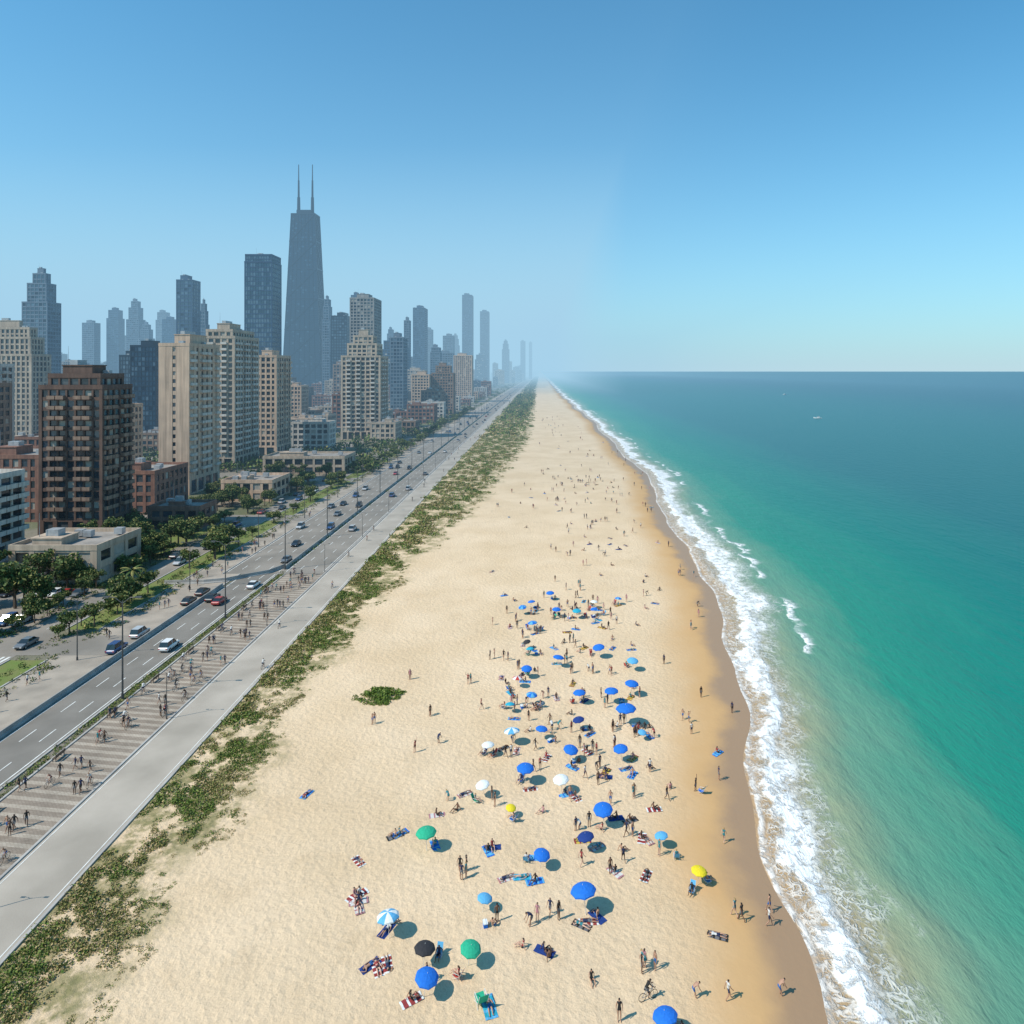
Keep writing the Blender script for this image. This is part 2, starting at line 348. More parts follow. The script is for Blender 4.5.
while y<900:
    y+=1.2+y*.002
    if random.random()<.5: C.append((-63.9,y,0)); R.append(random.uniform(.6,1.0))
bushmass('hedge',C,R,38,.22,[.46,.20,.03,.07,.24],.6)
C=[];R=[]
for i in range(1100):
    y=random.uniform(60,420); C.append((random.choice([-88.4,-83.6,-101])+random.uniform(-1.6,1.6),y,0)); R.append(random.uniform(.4,1.1))
for i in range(260):
    C.append((random.uniform(-126,-100),random.choice([random.uniform(157,159.5),random.uniform(128.5,131),random.uniform(180,186)]),0)); R.append(random.uniform(.6,1.4))
bushmass('roadside_shrubs',C,R,24,.3,[.2,.32,.2,.08,.2])
def tree_mesh(i,h,cr,dense=1.0):
    b=MB(); r=random.Random(i*11+3); tz=h*.42
    b.tube((0,0,-.2),(r.uniform(-.2,.2),r.uniform(-.2,.2),tz),h*.03,h*.018,7,0)
    cl=[];rad=[]
    for k in range(6):
        a=k*1.05+r.random(); q=(math.cos(a)*cr*.6,math.sin(a)*cr*.6,tz+h*r.uniform(.12,.38)); b.tube((0,0,tz*.85),q,h*.014,h*.005,5,0)
        cl.append(q);rad.append(cr*r.uniform(.28,.42))
    for k in range(int(15*dense)):
        u=Vector((r.gauss(0,1),r.gauss(0,1),r.gauss(0,.8))); u.normalize(); rr=r.random()**.5
        cl.append((u.x*cr*.8*rr,u.y*cr*.8*rr,h*.70+u.z*h*.25*rr)); rad.append(cr*r.uniform(.22,.4))
    V=leaf_quads(cl,rad,60,cr*.17,.75)
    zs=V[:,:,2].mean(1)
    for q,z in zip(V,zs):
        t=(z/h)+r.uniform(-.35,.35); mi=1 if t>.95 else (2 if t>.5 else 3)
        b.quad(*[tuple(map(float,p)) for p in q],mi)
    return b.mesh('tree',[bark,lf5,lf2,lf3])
TREES=[tree_mesh(i,random.uniform(6,10),random.uniform(2.4,4.2)) for i in range(8)]
def palm_mesh(i):
    b=MB(); r=random.Random(i); p=Vector((0,0,-.1)); 
    for k in range(7):
        q=Vector((.03*k*k*.4,0,1.0*(k+1))); b.tube(p,q,.22-.015*k,.2-.015*k,8,0,False); p=q
    for k in range(16):
        a=k*2.4; el=r.uniform(-.1,.9); prev=p.copy(); d=Vector((math.cos(a)*math.cos(el),math.sin(a)*math.cos(el),math.sin(el)))
        side=Vector((-math.sin(a),math.cos(a),0))
        for s in range(7):
            nx=prev+d*.42; w=.38*math.sin((s+1)/8*3.14)+.05
            for sg in(-1,1):
                b.quad(tuple(prev),tuple(nx),tuple(nx+side*sg*w-Vector((0,0,w*.5))),tuple(prev+side*sg*w*.8-Vector((0,0,w*.4))),1 if k%2 else 2)
            prev=nx; d=(d+Vector((0,0,-.22))).normalized()
    return b.mesh('palm_tree',[bark,lf5,lf2])
PALM=[palm_mesh(1),palm_mesh(2)]
# ------------------------------------------------------------------ buildings
W={}
def wallmat(n,c1,c2,sc,rough):
    m=M(n,c1,c2,sc,rough); nt=m.node_tree; b=nt.nodes['Principled BSDF']; src=b.inputs['Base Color'].links[0].from_socket
    tc=nd(nt,'ShaderNodeTexCoord'); mp=nd(nt,'ShaderNodeMapping',i_Scale=(1.2,1.2,.06)); lk(nt,tc.outputs['Object'],mp.inputs['Vector'])
    n2=nd(nt,'ShaderNodeTexNoise',i_Scale=1.,i_Detail=3); lk(nt,mp.outputs[0],n2.inputs['Vector'])
    rr=nd(nt,'ShaderNodeMapRange'); lk(nt,n2.outputs['Fac'],rr.inputs[0]); rr.inputs[1].default_value=.3;rr.inputs[2].default_value=.65;rr.inputs[3].default_value=.72;rr.inputs[4].default_value=1.05
    x=nd(nt,'ShaderNodeMix',data_type='RGBA',blend_type='MULTIPLY'); x.inputs[0].default_value=1; lk(nt,src,x.inputs[6]); lk(nt,rr.outputs[0],x.inputs[7]); lk(nt,x.outputs[2],b.inputs['Base Color']); return m
W['brown']=wallmat('brick_brown',(.15,.09,.068),(.11,.068,.055),.3,.85)
W['brown2']=wallmat('brown_concrete',(.30,.20,.145),(.22,.15,.115),.3,.85)
W['beige']=wallmat('beige_concrete',(.64,.45,.32),(.51,.365,.265),.15,.8)
W['beige2']=wallmat('sand_stone',(.52,.41,.31),(.41,.325,.25),.15,.8)
W['grey']=wallmat('grey_concrete',(.32,.305,.29),(.25,.235,.22),.15,.8)
W['white']=wallmat('white_render',(.62,.57,.51),(.50,.46,.41),.15,.8)
W['brick']=wallmat('red_brick',(.29,.145,.10),(.20,.10,.075),.4,.85)
W['steelblue']=M('blue_metal_panel',(.04,.09,.16),(.03,.065,.12),.1,.45)
W['dark']=M('dark_metal_panel',(.010,.024,.048),(.007,.016,.034),.1,.35)
W['bluegrey']=M('bluegrey_panel',(.14,.19,.24),(.10,.14,.19),.1,.6)
roofm=M('roof_gravel',(.32,.29,.26),(.22,.20,.18),.3,.9)
metal=M('galvanised_metal',(.42,.43,.44),(.33,.34,.35),1,.5,metal=.3)
def glass(n,c,r=.12,s=.8): return M(n,c,tuple(x*.7 for x in c),.4,r,spec=s)
GA=[glass('glass_dark',(.02,.03,.04)),glass('glass_blue',(.035,.06,.085)),glass('glass_grey',(.08,.09,.10)),M('window_blind',(.38,.35,.30),None,1,.7)]
GB=[glass('curtain_glass_blue',(.022,.055,.10),.15),glass('curtain_glass_teal',(.035,.08,.13),.15),glass('curtain_glass_light',(.09,.15,.21),.2),glass('curtain_glass_deep',(.005,.018,.045),.12,.5)]
def section(b,x0,x1,y0,y1,z0,z1,fh,bay,pw,sh,rel,rnd,gw,top=True):
    nf=max(1,round((z1-z0)/fh)); f=(z1-z0)/nf
    for side in range(4):
        Ln=(x1-x0) if side in(0,2) else (y1-y0); nb=max(1,round(Ln/bay)); w=Ln/nb
        for k in range(nb):
            for j in range(nf):
                a=k*w;c=a+w;za=z0+j*f;zb=za+f; mi=2+rnd.choices([0,1,2,3],gw)[0]
                if side==0: b.quad((x0+a,y0,za),(x0+c,y0,za),(x0+c,y0,zb),(x0+a,y0,zb),mi)
                elif side==1: b.quad((x1,y0+a,za),(x1,y0+c,za),(x1,y0+c,zb),(x1,y0+a,zb),mi)
                elif side==2: b.quad((x1-a,y1,za),(x1-c,y1,za),(x1-c,y1,zb),(x1-a,y1,zb),mi)
                else: b.quad((x0,y1-a,za),(x0,y1-c,za),(x0,y1-c,zb),(x0,y1-a,zb),mi)
        if pw>0:
            for k in range(1,nb):
                c=k*w;h=pw/2
                if side==0: b.box(x0+c-h,x0+c+h,y0-rel,y0+.1,z0,z1,0,False)
                elif side==1: b.box(x1-.1,x1+rel,y0+c-h,y0+c+h,z0,z1,0,False)
                elif side==2: b.box(x0+c-h,x0+c+h,y1-.1,y1+rel,z0,z1,0,False)
                else: b.box(x0-rel,x0+.1,y0+c-h,y0+c+h,z0,z1,0,False)
    r2=rel*.75
    if sh>0:
        for j in range(nf+1):
            z=z0+j*f; b.box(x0-r2,x1+r2,y0-r2,y1+r2,max(z0,z-sh*.35),min(z+sh*.65,z1+.02),0,True)
    cw=max(pw,.6); rc=rel+.03
    for cx,sx in((x0,-1),(x1,1)):
        for cy,sy in((y0,-1),(y1,1)):
            xa,xb=sorted((cx+sx*rc,cx-sx*cw)); ya,yb=sorted((cy+sy*rc,cy-sy*cw)); b.box(xa,xb,ya,yb,z0,z1+.01,0,False)
    if top:
        b.box(x0-rel-.1,x1+rel+.1,y0-rel-.1,y1+rel+.1,z1-.02,z1+.35,0); 
        t=.35; o=rel+.08; zt=z1+1.3
        b.quad((x0,y0,z1+.37),(x1,y0,z1+.37),(x1,y1,z1+.37),(x0,y1,z1+.37),1)
        b.box(x0-o,x1+o,y0-o,y0-o+t,z1+.3,zt,0);b.box(x0-o,x1+o,y1+o-t,y1+o,z1+.3,zt,0)
        b.box(x0-o,x0-o+t,y0-o+t,y1+o-t,z1+.3,zt-.005,0);b.box(x1+o-t,x1+o,y0-o+t,y1+o-t,z1+.3,zt-.005,0)
def balconies(b,side,x0,x1,y0,y1,z0,z1,fh,bay,ids,depth,mw=0,mr=6):
    nf=max(1,round((z1-z0)/fh)); f=(z1-z0)/nf; Ln=(x1-x0) if side in(0,2) else(y1-y0); nb=max(1,round(Ln/bay)); w=Ln/nb
    for j in range(1,nf):
        z=z0+j*f
        for k in ids:
            if k>=nb: continue
            a=k*w+.15;c=a+w-.3
            if side==0:
                b.box(x0+a,x0+c,y0-depth,y0-.05,z-.1,z+.12,mw); b.box(x0+a,x0+c,y0-depth,y0-depth+.08,z+.12,z+1.1,mr)
                b.box(x0+a,x0+a+.08,y0-depth+.08,y0-.3,z+.12,z+1.1,mr); b.box(x0+c-.08,x0+c,y0-depth+.08,y0-.3,z+.12,z+1.1,mr)
            else:
                b.box(x1+.05,x1+depth,y0+a,y0+c,z-.1,z+.12,mw); b.box(x1+depth-.08,x1+depth,y0+a,y0+c,z+.12,z+1.1,mr)
                b.box(x1+.3,x1+depth-.08,y0+a,y0+a+.08,z+.12,z+1.1,mr); b.box(x1+.3,x1+depth-.08,y0+c-.08,y0+c,z+.12,z+1.1,mr)
def rooftop(b,x0,x1,y0,y1,z,rnd,ph=4,big=.5):
    w=x1-x0;d=y1-y0; a=x0+w*rnd.uniform(.12,.3); c=a+w*big; e=y0+d*rnd.uniform(.15,.3); g=e+d*big
    b.box(a,c,e,g,z,z+ph,0); b.box(a-.2,c+.2,e-.2,g+.2,z+ph,z+ph+.3,0); b.box(a+w*.1,a+w*.25,e+d*.1,g-d*.1,z+ph+.3,z+ph+1.8,7)
    for i in range(4):
        u=x0+1+rnd.random()*(w-4);v=y0+1+rnd.random()*(d-4); b.box(u,u+2,v,v+1.6,z+.4,z+1.9,7)
    b.tube((a+1,e+1,z+ph),(a+1,e+1,z+ph+6),.08,.03,5,7)
def tower(name,x0,x1,y0,y1,H,wall='beige',gl=GA,fh=3.2,bay=3.2,pw=1.0,sh=1.2,rel=.3,gw=(5,3,2,1.5),bal=None,steps=None,ph=4,base=True,big=.5,rz=0,roof=True,railm=None):
    cx=(x0+x1)/2;cy=(y0+y1)/2; x0-=cx;x1-=cx;y0-=cy;y1-=cy
    rnd=random.Random(hash((round(cx),round(cy)))&0xffff); b=MB(); zb=0
    if base:
        zb=min(6,H*.2); section(b,x0-.0,x1+.0,y0-.0,y1+.0,0,zb,zb,bay*1.5,1.2,.9,.5,rnd,(6,3,1,0),False)
    secs=[(x0,x1,y0,y1,zb,H)]
    if steps:
        secs=[]; z=zb
        for (fr,ins) in steps:
            zt=H*fr; secs.append((x0+ins,x1-ins,y0+ins,y1-ins,z,zt)); z=zt
    for i,sx in enumerate(secs): section(b,*sx,fh,bay,pw,sh,rel,rnd,gw,True)
    if bal:
        for side,ids,dep in bal: balconies(b,side,x0,x1,y0,y1,zb,secs[0][5],fh,bay,ids,dep)
    if roof: sx=secs[-1]; rooftop(b,sx[0],sx[1],sx[2],sx[3],H+.36,rnd,ph,big)
    me=b.mesh(name,[W[wall],roofm]+gl+[railm or W[wall],metal]); return put(name,me,(cx,cy,0),rz)
tower('brown_apartment_tower',-147,-129,201,215,48,'brown',fh=3.0,bay=2.7,pw=.55,sh=1.0,rel=.35,bal=[(0,[1,2,4,5],1.5),(1,[0,1,3,4],1.5)],ph=3.2,big=.6,railm=W['brown2'],steps=[(.93,0),(1.0,1.6)])
tower('beige_apartment_tower',-153,-141.5,275,300,60,'beige',fh=3.1,bay=4.0,pw=2.5,sh=1.6,rel=.4,bal=[(1,[0,2,3,5],1.5)],ph=4.5,big=.55,railm=W['white'])
tower('beige_apartment_tower',-171,-154.5,345,374,70,'beige2',fh=3.1,bay=3.3,pw=.9,sh=1.1,rel=.35,bal=[(0,[1,3],1.4),(1,[0,1,3,4,6,7],1.5)],ph=4,big=.5,steps=[(.95,0),(1,1.8)],railm=W['white'])
tower('beige_apartment_slab',-165,-153,396,418,58,'beige',bay=3.4,ph=3.5,bal=[(1,[1,3,5,7],1.4)])
tower('stepped_apartment_tower',-144,-116,495,520,75,'beige2',bay=3.3,fh=3.1,steps=[(.80,0),(.92,3.5),(1,7)],bal=[(0,[1,3,6],1.5),(1,[1,3,6],1.5)],ph=5,railm=W['white'])
tower('grid_apartment_tower',-192,-168,690,722,123,'grey',bay=3.6,pw=1.0,sh=1.2,ph=5)
tower('white_balcony_building',-182,-141,158,186,22,'white',fh=3.1,bay=4,pw=.6,sh=.8,bal=[(0,list(range(10)),2.),(1,list(range(7)),2.)],ph=3,big=.3,railm=W['white'])
tower('low_commercial_building',-124,-104,160,177,8.0,'beige2',fh=4.2,bay=5,pw=1.2,sh=1.6,base=False,ph=1.6,big=.35)
tower('low_commercial_building',-134,-95,331,350,7.5,'beige2',fh=4,bay=5,base=False,ph=1.8,big=.3)
tower('low_shop_building',-124,-108,216.5,227,6,'brick',fh=3.6,bay=4,base=False,ph=1.4,big=.3)
tower('low_shop_building',-122,-103,262,280,7,'beige',fh=3.5,bay=4,base=False,ph=1.4,big=.3)
tower('brick_apartment_building',-151,-134.5,238,260,14,'brick',fh=3.3,bay=3.2,base=False,ph=2.5,big=.3)
tower('brick_apartment_building',-190,-166,226,252,21,'brick',fh=3.3,bay=3.2,base=False,ph=2.5,big=.3)
tower('brick_apartment_building',-212,-192,205,222,15,'brown2',fh=3.3,bay=3.2,base=False,ph=2.5,big=.3)
tower('white_apartment_tower',-262,-240,300,311,52,'white',fh=3.1,bay=3.3,bal=[(1,[1],1.4)],ph=4)
tower('ornate_stone_tower',-352,-313,420,436,76,'beige2',fh=3.3,bay=3.0,pw=1.1,sh=1.0,rel=.5,steps=[(.78,0),(.92,2.5),(1,5)],ph=5,big=.5)
tower('brown_apartment_tower',-232,-214,262,276,44,'brown2',ph=4)
tower('beige_apartment_tower',-262,-246,390,404,40,'beige',ph=4)
tower('beige_apartment_tower',-196,-182,300,312,34,'beige',ph=4)
tower('glass_skyscraper',-238,-216,550,570,143,'steelblue',GB,fh=3.8,bay=2.2,pw=.25,sh=.9,rel=.15,gw=(2,4,5,0),ph=1,steps=[(.96,0),(1,.4)],roof=True)
tower('dark_office_tower',-303,-284,505,522,68,'dark',GB,fh=3.6,bay=2.6,pw=.3,sh=.8,rel=.2)
tower('dark_office_tower',-345,-325,560,575,62,'dark',GB,fh=3.6,bay=2.6,pw=.3,sh=.8,rel=.2)
tower('low_residential_building',-228,-210,600,618,36,'beige',ph=3)
tower('beige_apartment_building',-146,-126,776,796,45,'beige')
tower('beige_apartment_building',-124.5,-100,786,806,55,'brown2',steps=[(.85,0),(1,4)])
tower('beige_apartment_building',-139,-110,1100,1125,74,'beige')
tower('brick_apartment_building',-190,-166,630,648,30,'brown2',base=False)
for (a,c,y,Hh,w,nm) in [(-531,-491,700,150,'bluegrey','office_tower'),(-426,-398,800,156,'steelblue','glass_skyscraper'),(-450,-436,900,138,'bluegrey','office_tower'),
    (-351,-333,1100,165,'bluegrey','office_tower'),(-306,-270,1000,130,'dark','dark_office_tower'),(-346,-325,1250,188,'steelblue','glass_skyscraper'),
    (-182,-158,830,90,'bluegrey','apartment_tower'),(-239,-225,1200,138,'bluegrey','office_tower'),(-279,-240,1500,188,'steelblue','glass_skyscraper'),
    (-209,-181,1300,94,'bluegrey','apartment_tower'),(-256,-216,1800,142,'bluegrey','office_tower'),(-228,-184,2000,272,'steelblue','glass_skyscraper'),
    (-202,-158,2300,250,'steelblue','glass_skyscraper'),(-156,-112,2800,173,'bluegrey','office_tower'),(-100,-62,3500,202,'bluegrey','office_tower'),(-68,-38,4200,225,'bluegrey','office_tower'),
    (-1006,-966,1500,155,'bluegrey','office_tower'),(-965,-925,1520,185,'steelblue','office_tower'),(-909,-867,1500,203,'bluegrey','stepped_office_tower'),(-870,-835,1480,150,'bluegrey','office_tower'),
    (-830,-795,1500,163,'steelblue','office_tower'),(-1060,-1030,1700,138,'bluegrey','office_tower'),(-760,-725,1500,128,'bluegrey','office_tower'),(-700,-668,1600,145,'bluegrey','office_tower'),
    (-1180,-1150,1600,120,'steelblue','office_tower'),(-930,-905,1800,175,'bluegrey','office_tower'),(-985,-945,1750,200,'bluegrey','glass_skyscraper'),(-420,-395,1500,118,'bluegrey','office_tower'),(-372,-345,1650,150,'steelblue','office_tower'),(-320,-292,1900,165,'bluegrey','office_tower'),(-300,-262,2300,170,'bluegrey','office_tower')]:
    Wd=c-a; x1=a+Wd*.64; dep=min(max(.36*Wd*y/abs(x1),.45*Wd),1.1*Wd); 
    st=[(.8,0),(.93,(x1-a)*.12),(1,(x1-a)*.25)] if 'stepped' in nm or (nm=='office_tower' and int(-a)%3==0) else ([(.9,0),(1,(x1-a)*.1)] if int(-a)%4==1 else None)
    tower(nm,a,x1,y,y+dep,Hh,w,GB,fh=4.2,bay=4,pw=.7,sh=1.3,rel=.3,steps=st,base=False,ph=6)
R2=random.Random(5)
occ=[(-148,201),(-147,288),(-163,360),(-159,410),(-130,510),(-175,700),(-160,172),(-113,170),(-114,340),(-142,250),(-178,240),(-202,213),(-250,306),(-333,428),(-254,397),(-226,560),(-293,513),(-219,609),(-135,788),(-110,800),(-175,640),(-223,269),(-189,306),(-335,567)]
placed=[(-116,221,9),(-112,271,11)]
def free(x,y,r):
    return all(abs(x-a)>r+12 or abs(y-b_)>r+12 for a,b_ in occ)
LOW=[]
for i in range(14):
    w=R2.uniform(14,26);d=R2.uniform(12,24);h=R2.choice([6,8,10,13,17,22,28]); wl=R2.choice(['brick','beige','beige2','brown2','white','brown2','brick'])
    o=tower('low_rise_building',-w/2,w/2,-d/2,d/2,h,wl,fh=3.4,bay=3.6,base=False,ph=2.2,big=.3); LOW.append((o.data,max(w,d)/2)); bpy.data.objects.remove(o)
cells=[]
for xx in (-112,-145,-178,-214,-245,-280,-310,-365,-395,-425,-460,-500,-540,-585,-625,-665,-730,-780):
    y=240
    while y<1500:
        cells.append((xx+R2.uniform(-4,4),y+R2.uniform(-5,5))); y+=R2.choice([28,32,38])
for (x,y) in cells:
    if x<-.92*y-40 or R2.random()<.15: continue
    me,r=R2.choice(LOW)
    if y<360 and x>-130: continue
    if any(abs((y+3)-s)<r+5 for s in(120,228,310,385,470,600,760,960,1250)): continue
    if not free(x,y,r): continue
    put('low_rise_building',me,(x,y,0),R2.choice([0,math.pi])); placed.append((x,y,r))
MID=[]
for i in range(9):
    w=R2.uniform(18,30);d=R2.uniform(15,24);h=R2.uniform(38,86); o=tower('mid_rise_tower',-w/2,w/2,-d/2,d/2,h,['bluegrey','beige2','grey','steelblue','bluegrey','dark','beige','brown2','bluegrey'][i],fh=3.6,bay=4,base=False,ph=4,steps=[(.85,0),(1,3)] if i%3==0 else None); MID.append(o.data); bpy.data.objects.remove(o)
for i in range(165):
    y=R2.uniform(650,3200); x=-R2.uniform(100,.85*y)-40
    if y<900 and x>-200: continue
    if abs(x+446)<75 and y<1500: continue
    put('mid_rise_tower',R2.choice(MID),(x,y,0),0,R2.choice([.8,1,1.15,1.3]))
for i in range(26):
    y=R2.uniform(900,5000); x=-R2.uniform(85,150) if i<12 else -R2.uniform(120,400)
    put('mid_rise_tower',R2.choice(MID),(x,y,0),0,R2.choice([.45,.6,.8,1]))
def tapered():
    b=MB(); Hh=344; nf=80; nb=14; bx,by=37,24; tx,ty=22,14
    def P(side,u,t):
        hx=bx+(tx-bx)*t; hy=by+(ty-by)*t; z=Hh*t
        return [(-hx+2*hx*u,-hy,z),(hx,-hy+2*hy*u,z),(hx-2*hx*u,hy,z),(-hx,hy-2*hy*u,z)][side]
    r=random.Random(3)
    for s in range(4):
        for j in range(nf):
            for k in range(nb):
                t0=j/nf;t1=(j+1)/nf;tm=t0+(t1-t0)*.36
                b.quad(P(s,k/nb,t0),P(s,(k+1)/nb,t0),P(s,(k+1)/nb,tm),P(s,k/nb,tm),0)
                b.quad(P(s,k/nb,tm),P(s,(k+1)/nb,tm),P(s,(k+1)/nb,t1),P(s,k/nb,t1),1 if r.random()<.9 else 2)
        nrm=[(0,-1,.05),(1,0,.05),(0,1,.05),(-1,0,.05)][s]
        for k in range(0,nb+1,2): b.beam(P(s,k/nb,0),P(s,k/nb,1),1.1,nrm,.6,0)
        e=[0,.19,.37,.54,.70,.85,1.0]
        for a,c in zip(e,e[1:]):
            b.beam(P(s,0,a),P(s,1,c),1.6,nrm,.9,0); b.beam(P(s,1,a),P(s,0,c),1.6,nrm,.92,0); b.beam(P(s,0,c),P(s,1,c),1.8,nrm,.95,0)
    b.box(-tx,tx,-ty,ty,Hh-.5,Hh+1,0); b.box(-tx*.6,tx*.6,-ty*.8,ty*.8,Hh+1,Hh+8,0)
    for sx in(-13,13):
        b.tube((sx,0,Hh+1),(sx,0,Hh+34),3.4,2.8,8,0); b.tube((sx,0,Hh+34),(sx,0,Hh+66),2.0,1.6,8,0); b.tube((sx,0,Hh+66),(sx,0,Hh+96),1.2,.8,6,0)
    return b.mesh('tapered_skyscraper',[W['dark'],GB[3],GB[0]])
put('tapered_skyscraper',tapered(),(-443,1290,0))
# ------------------------------------------------------------------ trees
def tree(x,y,s=1): put('deciduous_tree',random.choice(TREES),(x,y,0),random.random()*6.28,(s,s,s*random.uniform(.85,1.1)))
for i in range(230):
    y=random.uniform(180,330); x=random.uniform(-128,-86)
    if any(abs(y-s-4.5)<6 for s in(228,310)) or -100<x<-91: continue
    if any(abs(x-a)<r and abs(y-b_)<r for a,b_,r in placed[:2]): continue
    tree(x,y,random.uniform(.45,1.0))
for i in range(34):
    tree(random.uniform(-102,-100) if i%2 else -88.4+random.uniform(-2,2),random.uniform(128,190),random.uniform(.4,.8))
for i in range(40):
    tree(random.uniform(-128,-102),random.choice([random.uniform(126.5,131),random.uniform(143.5,145),random.uniform(156.5,159),random.uniform(179,200)]),random.uniform(.6,1.25))
for i in range(14): tree(random.uniform(-116,-100),random.uniform(98,118),random.uniform(.5,1.0))
for i in range(60): tree(random.uniform(-90,-82),330+i*9,random.uniform(.6,.95))
for (x,y) in [(-90,150)]: put('palm_tree',random.choice(PALM),(x,y,0),random.random()*6,random.uniform(.8,1.05))
C=[];R=[]
for i in range(5600):
    y=335+2200*random.random()**1.5; x=-random.uniform(82,max(200,.8*y))
    if any(abs(x-a)<r+1 and abs(y-b_)<r+1 for a,b_,r in placed): continue
    if any(abs(y-s-4.5)<7 for s in(385,470,600,760,960)): continue
    r=random.uniform(2,3.8)
    C.append((x,y,1.8+r*.3)); R.append(r)
for i in range(900):
    y=random.uniform(700,6000); C.append((random.uniform(-43,-14),y,1.5)); R.append(random.uniform(2,5))
V=leaf_quads(C,R,24,1.5,.8); put('distant_tree_mass',quads_np('distant_tree_mass',V,rng.choice(5,size=len(V),p=[.14,.4,.36,.01,.09]),LM))
# ------------------------------------------------------------------ street furniture
polem=M('lamp_pole_metal',(.12,.12,.12),(.08,.08,.08),2,.5,metal=.4)
def lamp_mesh():
    b=MB(); b.tube((0,0,0),(0,0,.8),.24,.2,10,0); b.tube((0,0,.8),(0,0,15),.15,.08,8,0)
    for s in(-1,1):
        b.tube((0,0,14.6),(s*1.2,0,15.5),.06,.05,6,0); b.tube((s*1.2,0,15.5),(s*2.3,0,15.6),.05,.05,6,0); b.box(min(s*2.0,s*2.9),max(s*2.0,s*2.9),-.16,.16,15.5,15.68,0); b.box(min(s*2.1,s*2.8),max(s*2.1,s*2.8),-.12,.12,15.44,15.5,1)
    return b.mesh('street_lamp',[polem,W['white']])
LMP=lamp_mesh()
for k in range(22): put('street_lamp',LMP,(-63.6 if k<2 else -64.2,104+k*34,0))
for k in range(9): put('street_lamp',LMP,(-80,118+k*38,0),0,.7)
for k in range(16): put('street_lamp',LMP,(-53.6,62+k*36,0),0,.45)
def bench_mesh():
    b=MB()
    for i in range(4): b.box(-.9,.9,-.22+i*.12,-.13+i*.12,.44,.48,0)
    for i in range(3): b.box(-.9,.9,.27,.31,.55+i*.13,.65+i*.13,0)
    for x in(-.75,.75): b.box(x-.04,x+.04,-.2,-.12,0,.44,1); b.box(x-.04,x+.04,.2,.26,0,.9,1); b.box(x-.04,x+.04,-.12,.2,.38,.43,1)
    return b.mesh('park_bench',[bark,polem])
BN=bench_mesh()
for k in range(10): put('park_bench',BN,(-62.1,55+k*11,.03),-math.pi/2)
# ------------------------------------------------------------------ cars
tyre=M('tyre_rubber',(.02,.02,.02),None,3,.9); cgl=glass('car_glass',(.02,.025,.03),.08); lightm=M('headlamp',(.7,.7,.68),None,3,.2); redl=M('tail_lamp',(.4,.02,.02),None,3,.3)
def carpaint(n,c): 
    m=M(n,c,tuple(x*.95 for x in c),.5,.3,spec=.6); m.node_tree.nodes['Principled BSDF'].inputs['Coat Weight'].default_value=.5; return m
CP=[carpaint('paint_white',(.75,.75,.74)),carpaint('paint_silver',(.45,.46,.47)),carpaint('paint_black',(.02,.02,.025)),carpaint('paint_red',(.36,.03,.03)),carpaint('paint_blue',(.04,.09,.22)),carpaint('paint_grey',(.14,.145,.15))]
def car_mesh(p,van=False):
    b=MB()
    st=[(-2.2,.45,.72,.78),(-2.05,.3,.9,.86),(-1.3,.28,.98,.9),(0,.28,.96,.91),(1.1,.28,.92,.9),(1.9,.3,.78,.85),(2.2,.42,.62,.72)]
    rings=[]
    for y,zb,zt,w in st:
        i=len(b.v); b.v+=[(-w*.92,y,zb),(-w,y,zb+.2),(-w,y,zt-.12),(-w*.9,y,zt),(w*.9,y,zt),(w,y,zt-.12),(w,y,zb+.2),(w*.92,y,zb)]; rings.append(i)
    for a,c in zip(rings,rings[1:]):
        for k in range(8): b.f.append((a+k,a+(k+1)%8,c+(k+1)%8,c+k)); b.m.append(0)
    b.f.append(tuple(rings[0]+k for k in range(8)));b.m.append(0); b.f.append(tuple(rings[-1]+k for k in reversed(range(8))));b.m.append(0)
    rh=1.75 if van else 1.42
    g=[(-1.95 if van else -1.7,.95,.8),(-1.7 if van else -1.05,rh,.66),(.3,rh,.66),(1.1,.93,.78)]
    gi=[]
    for y,z,w in g: i=len(b.v); b.v+=[(-w,y,z),(w,y,z)]; gi.append(i)
    lo=len(b.v); b.v+=[(-.8,g[0][0],.93),(.8,g[0][0],.93),(-.8,g[3][0],.9),(.8,g[3][0],.9),(-.8,g[1][0],.94),(.8,g[1][0],.94),(-.8,g[2][0],.93),(.8,g[2][0],.93)]
    b.f+=[(gi[0],gi[0]+1,gi[1]+1,gi[1]),(gi[1],gi[1]+1,gi[2]+1,gi[2]),(gi[2],gi[2]+1,gi[3]+1,gi[3])]; b.m+=[1,0,1]
    for s in(0,1): b.f+=[(gi[0]+s,gi[1]+s,lo+4+s),(gi[1]+s,gi[2]+s,lo+6+s,lo+4+s),(gi[2]+s,gi[3]+s,lo+6+s)]; b.m+=[1,1,1]
    for s in(-1,1): 
        for yy in(-.4,): b.beam((s*.795,yy,.93),(s*.665,yy,rh),.1,(s,0,.2),.02,0)
        b.box(min(s*.92,s*1.05),max(s*.92,s*1.05),.75,.9,.9,1.02,0)
        for y in(-1.35,1.35): b.tube((s*.72,y,.33),(s*.93,y,.33),.33,.33,14,2); b.tube((s*.9,y,.33),(s*.945,y,.33),.19,.17,10,5)
        b.box(min(s*.45,s*.75),max(s*.45,s*.75),2.05,2.21,.5,.64,3); b.box(min(s*.5,s*.8),max(s*.5,s*.8),-2.22,-2.1,.6,.76,4)
    return b.mesh('car',[p,cgl,tyre,lightm,redl,metal])
CARS=[car_mesh(p,i%3==1) for i,p in enumerate(CP)]+[car_mesh(CP[0],True),car_mesh(CP[2],True)]
PICK=[0,1,2,2,4,5,5,6,7,1,3]
def car(x,y,up=True,i=None,z=.03,name='car',rz=None): put(name,CARS[i if i is not None else random.choice(PICK)],(x,y,z),rz if rz is not None else (0 if up else math.pi))
